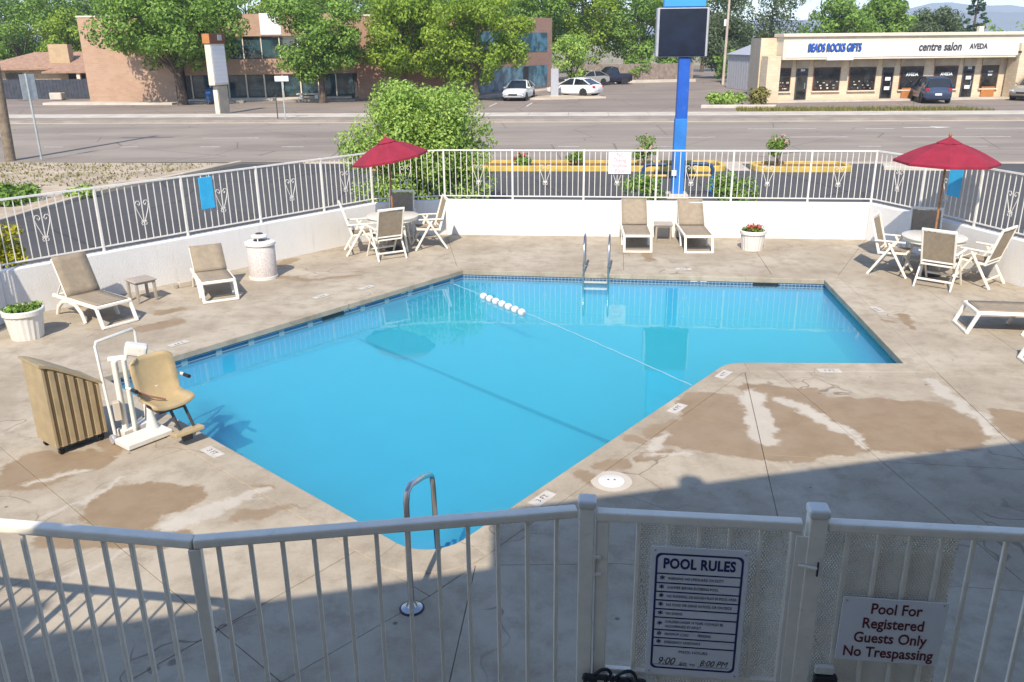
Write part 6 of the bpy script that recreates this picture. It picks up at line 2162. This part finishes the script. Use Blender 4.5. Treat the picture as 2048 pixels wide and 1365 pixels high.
bt = [('tall bright green tree behind the blue glazed corner of the brick office', (2.0, 97), (0, 0, 6.6, 4.4, 4, 5.2), 'leaf_tree'),
      ('tall lime green tree over the black pickup', (8.2, 101), (0, 0, 6.8, 4.6, 4, 5.4), 'leaf_yellow'),
      ('tall deep green tree over the weathered board fence', (14.2, 100), (0, 0, 6.8, 4.3, 4, 5.2), 'leaf_tree'),
      ('olive tree immediately behind the dark display of the pole sign', (20.0, 104), (0, 0, 6.0, 3.4, 3, 5.0), 'leaf_tree'),
      ('dull green tree between the display cabinet and the slim pole', (24.6, 103), (0, 0, 4.2, 2.2, 2, 3.0), 'leaf_blue'),
      ('half bare grey green tree above the metal shed', (30.2, 104), (0, 0, 6.2, 3.4, 3, 4.8), 'leaf_blue'),
      ('green tree rising behind the beads lettering end of the shop row', (36.8, 100), (0, 0, 5.6, 3.6, 3, 3.6), 'leaf_tree'),
      ('darker green tree rising behind the middle of the shop row', (43.0, 104), (0, 0, 6.2, 3.4, 3, 3.4), 'leaf_tree'),
      ('low round olive tree behind the shop row beside the conifer', (51.2, 108), (0, 0, 4.9, 3.2, 3, 2.4), 'leaf_blue'),
      ('round green tree behind the far end pier of the shop row', (69.0, 110), (0, 0, 5.6, 4.0, 3, 3.0), 'leaf_tree'),
      ('tall shaggy tree behind the terracotta roof, by the utility pole', (-63.5, 101), (0, 0, 6.8, 5.0, 4, 5.2), 'leaf_blue'),
      ('tall green tree behind the tan chimney', (-56.0, 103), (0, 0, 6.4, 4.2, 4, 5.0), 'leaf_tree'),
      ('bright green tree against the edge of the blank brick wing', (-48.8, 100), (0, 0, 4.6, 3.2, 3, 3.2), 'leaf_yellow'),
      ('hazy green tree above the roof of the blank brick wing', (-41.5, 104), (0, 0, 8.0, 4.4, 4, 4.2), 'leaf_blue'),
      ('green treetop showing over the office parapet above the dark upper windows', (-33.0, 104), (0, 0, 8.4, 4.4, 4, 4.0), 'leaf_tree'),
      ('green treetop showing over the office parapet behind the grey green tree', (-24.0, 106), (0, 0, 8.6, 4.6, 4, 4.0), 'leaf_tree'),
      ('green treetop over the lime trees', (-13.5, 106), (0, 0, 8.8, 5.0, 4, 4.2), 'leaf_tree'),
      ('dark treetop over the roof of the rose brick office wing', (-4.6, 106), (0, 0, 8.4, 4.4, 4, 4.2), 'leaf_tree')]
for i, (lab, loc, crown, mt) in enumerate(bt):
    bare = 'half bare' in lab
    make_tree(lab, loc, crown[2] * 0.35, crown, 56, 1.15, 4200 if bare else 10000, 0.17, M[mt], 300 + i, group=BT)
rnd = random.Random(900)
for i, (x, lab) in enumerate([(-84, 'beyond the low terracotta roofed house'), (-75, 'in the gap beside the utility pole'), (-66, 'straight behind the tan chimney'), (-57, 'between the chimney and the blank wing'), (-47, 'over the free corner of the blank wing'), (-37, 'over the broad dark green street tree'), (-27, 'over the dark office windows'), (-17, 'over the white parapet panel'), (-8, 'over the brick pier'), (1, 'over the lime trees'), (10, 'over the blue office glass'), (18.5, 'over the parked white saloon'), (27, 'against the display cabinet')]):
    make_tree('tall backdrop tree in the rear row, ' + lab, (x, 128 + rnd.uniform(-4, 4)), 4.0, (0, 0, 9.5, 6.0, 4.5, 6.5 if x < 20 else 5.0), 56, 1.5, 7000, 0.24, M[rnd.choice(['leaf_tree', 'leaf_tree', 'leaf_yellow', 'leaf_blue'])], 700 + i, group='rear row of backdrop trees')
# undergrowth before the board fence
for i, (x, y, rr, lab) in enumerate([(13.5, 94.2, 1.3, 'green undergrowth bush leaning over the weathered board fence'), (18.4, 96.5, 1.2, 'green undergrowth bush at the end of the weathered board fence'), (23.4, 92.5, 1.5, 'dark undergrowth bush beside the grey shed')]):
    shrub('undergrowth', lab, 'bush', (x, y + 2.4), ball_blobs(rr * 1.3, rr, rr * 0.9, rr * 1.1, 22, 0.6, 400 + i, 0.2), 1500, 0.16, M['leaf_tree'], 400 + i)
# conifer
t = thing('conifer', 'dark conifer standing above the salon end of the shop row', 'tree', (57.6, 112, -0.05), 0)
MB().tube([(0, 0, 0), (0, 0, 5), (0, 0, 9.6)], [0.28, 0.18, 0.04], 8).build('trunk', M['bark'], t)
rnd = random.Random(77)
bl = []
for i in range(130):
    u = rnd.random()
    a = rnd.uniform(0, 6.28)
    rr = 3.0 * (1 - u) ** 0.8 + 0.15
    bl.append((math.cos(a) * rr * rnd.uniform(.5, 1), math.sin(a) * rr * rnd.uniform(.5, 1), 1.0 + 8.6 * u, 0.5 * (1.2 - u)))
leaf_object('crown', bl, 9000, 0.15, M['leaf_conifer'], t, 78, 0.5)

# scattered far wood hiding the horizon line: reads as one mass
rnd = random.Random(501)
bl = []
for i in range(420):
    x = rnd.uniform(-260, 330)
    bl.append((x, 190 + rnd.uniform(-25, 40), rnd.uniform(1.5, 5.0), rnd.uniform(2.2, 4.0)))
o = leaf_object('distant_wood', bl, 16000, 0.55, M['leaf_tree'], None, 502, 0.8)
o['kind'] = 'stuff'
tag(o, 'distant wood along the horizon below the hills', 'wood')
# a street tree just outside the frame: its shade lies on the dry verge
make_tree('verge tree by the utility pole whose shade falls on the dry grass', (-20.8, 24.8), 2.2, (0, 0, 4.6, 2.0, 1.8, 1.5), 26, 0.7, 4200, 0.12, M['leaf_tree'], 640, tr=0.16)

# ================================================================== AIR
hz_mat, nt, b = new_mat('haze_air')
nt.nodes.remove(b)
out = [n for n in nt.nodes if n.type == 'OUTPUT_MATERIAL'][0]
pv = N(nt, 'ShaderNodeVolumePrincipled')
pv.inputs['Color'].default_value = (0.72, 0.83, 1.0, 1)
pv.inputs['Density'].default_value = 0.00032
pv.inputs['Anisotropy'].default_value = 0.1
nt.links.new(pv.outputs[0], out.inputs['Volume'])
haze = MB().box((0, 2000, 88), (9400, 4900, 182)).build('haze', hz_mat)
haze['kind'] = 'stuff'
haze['label'] = 'thin blue summer haze fading the hills'
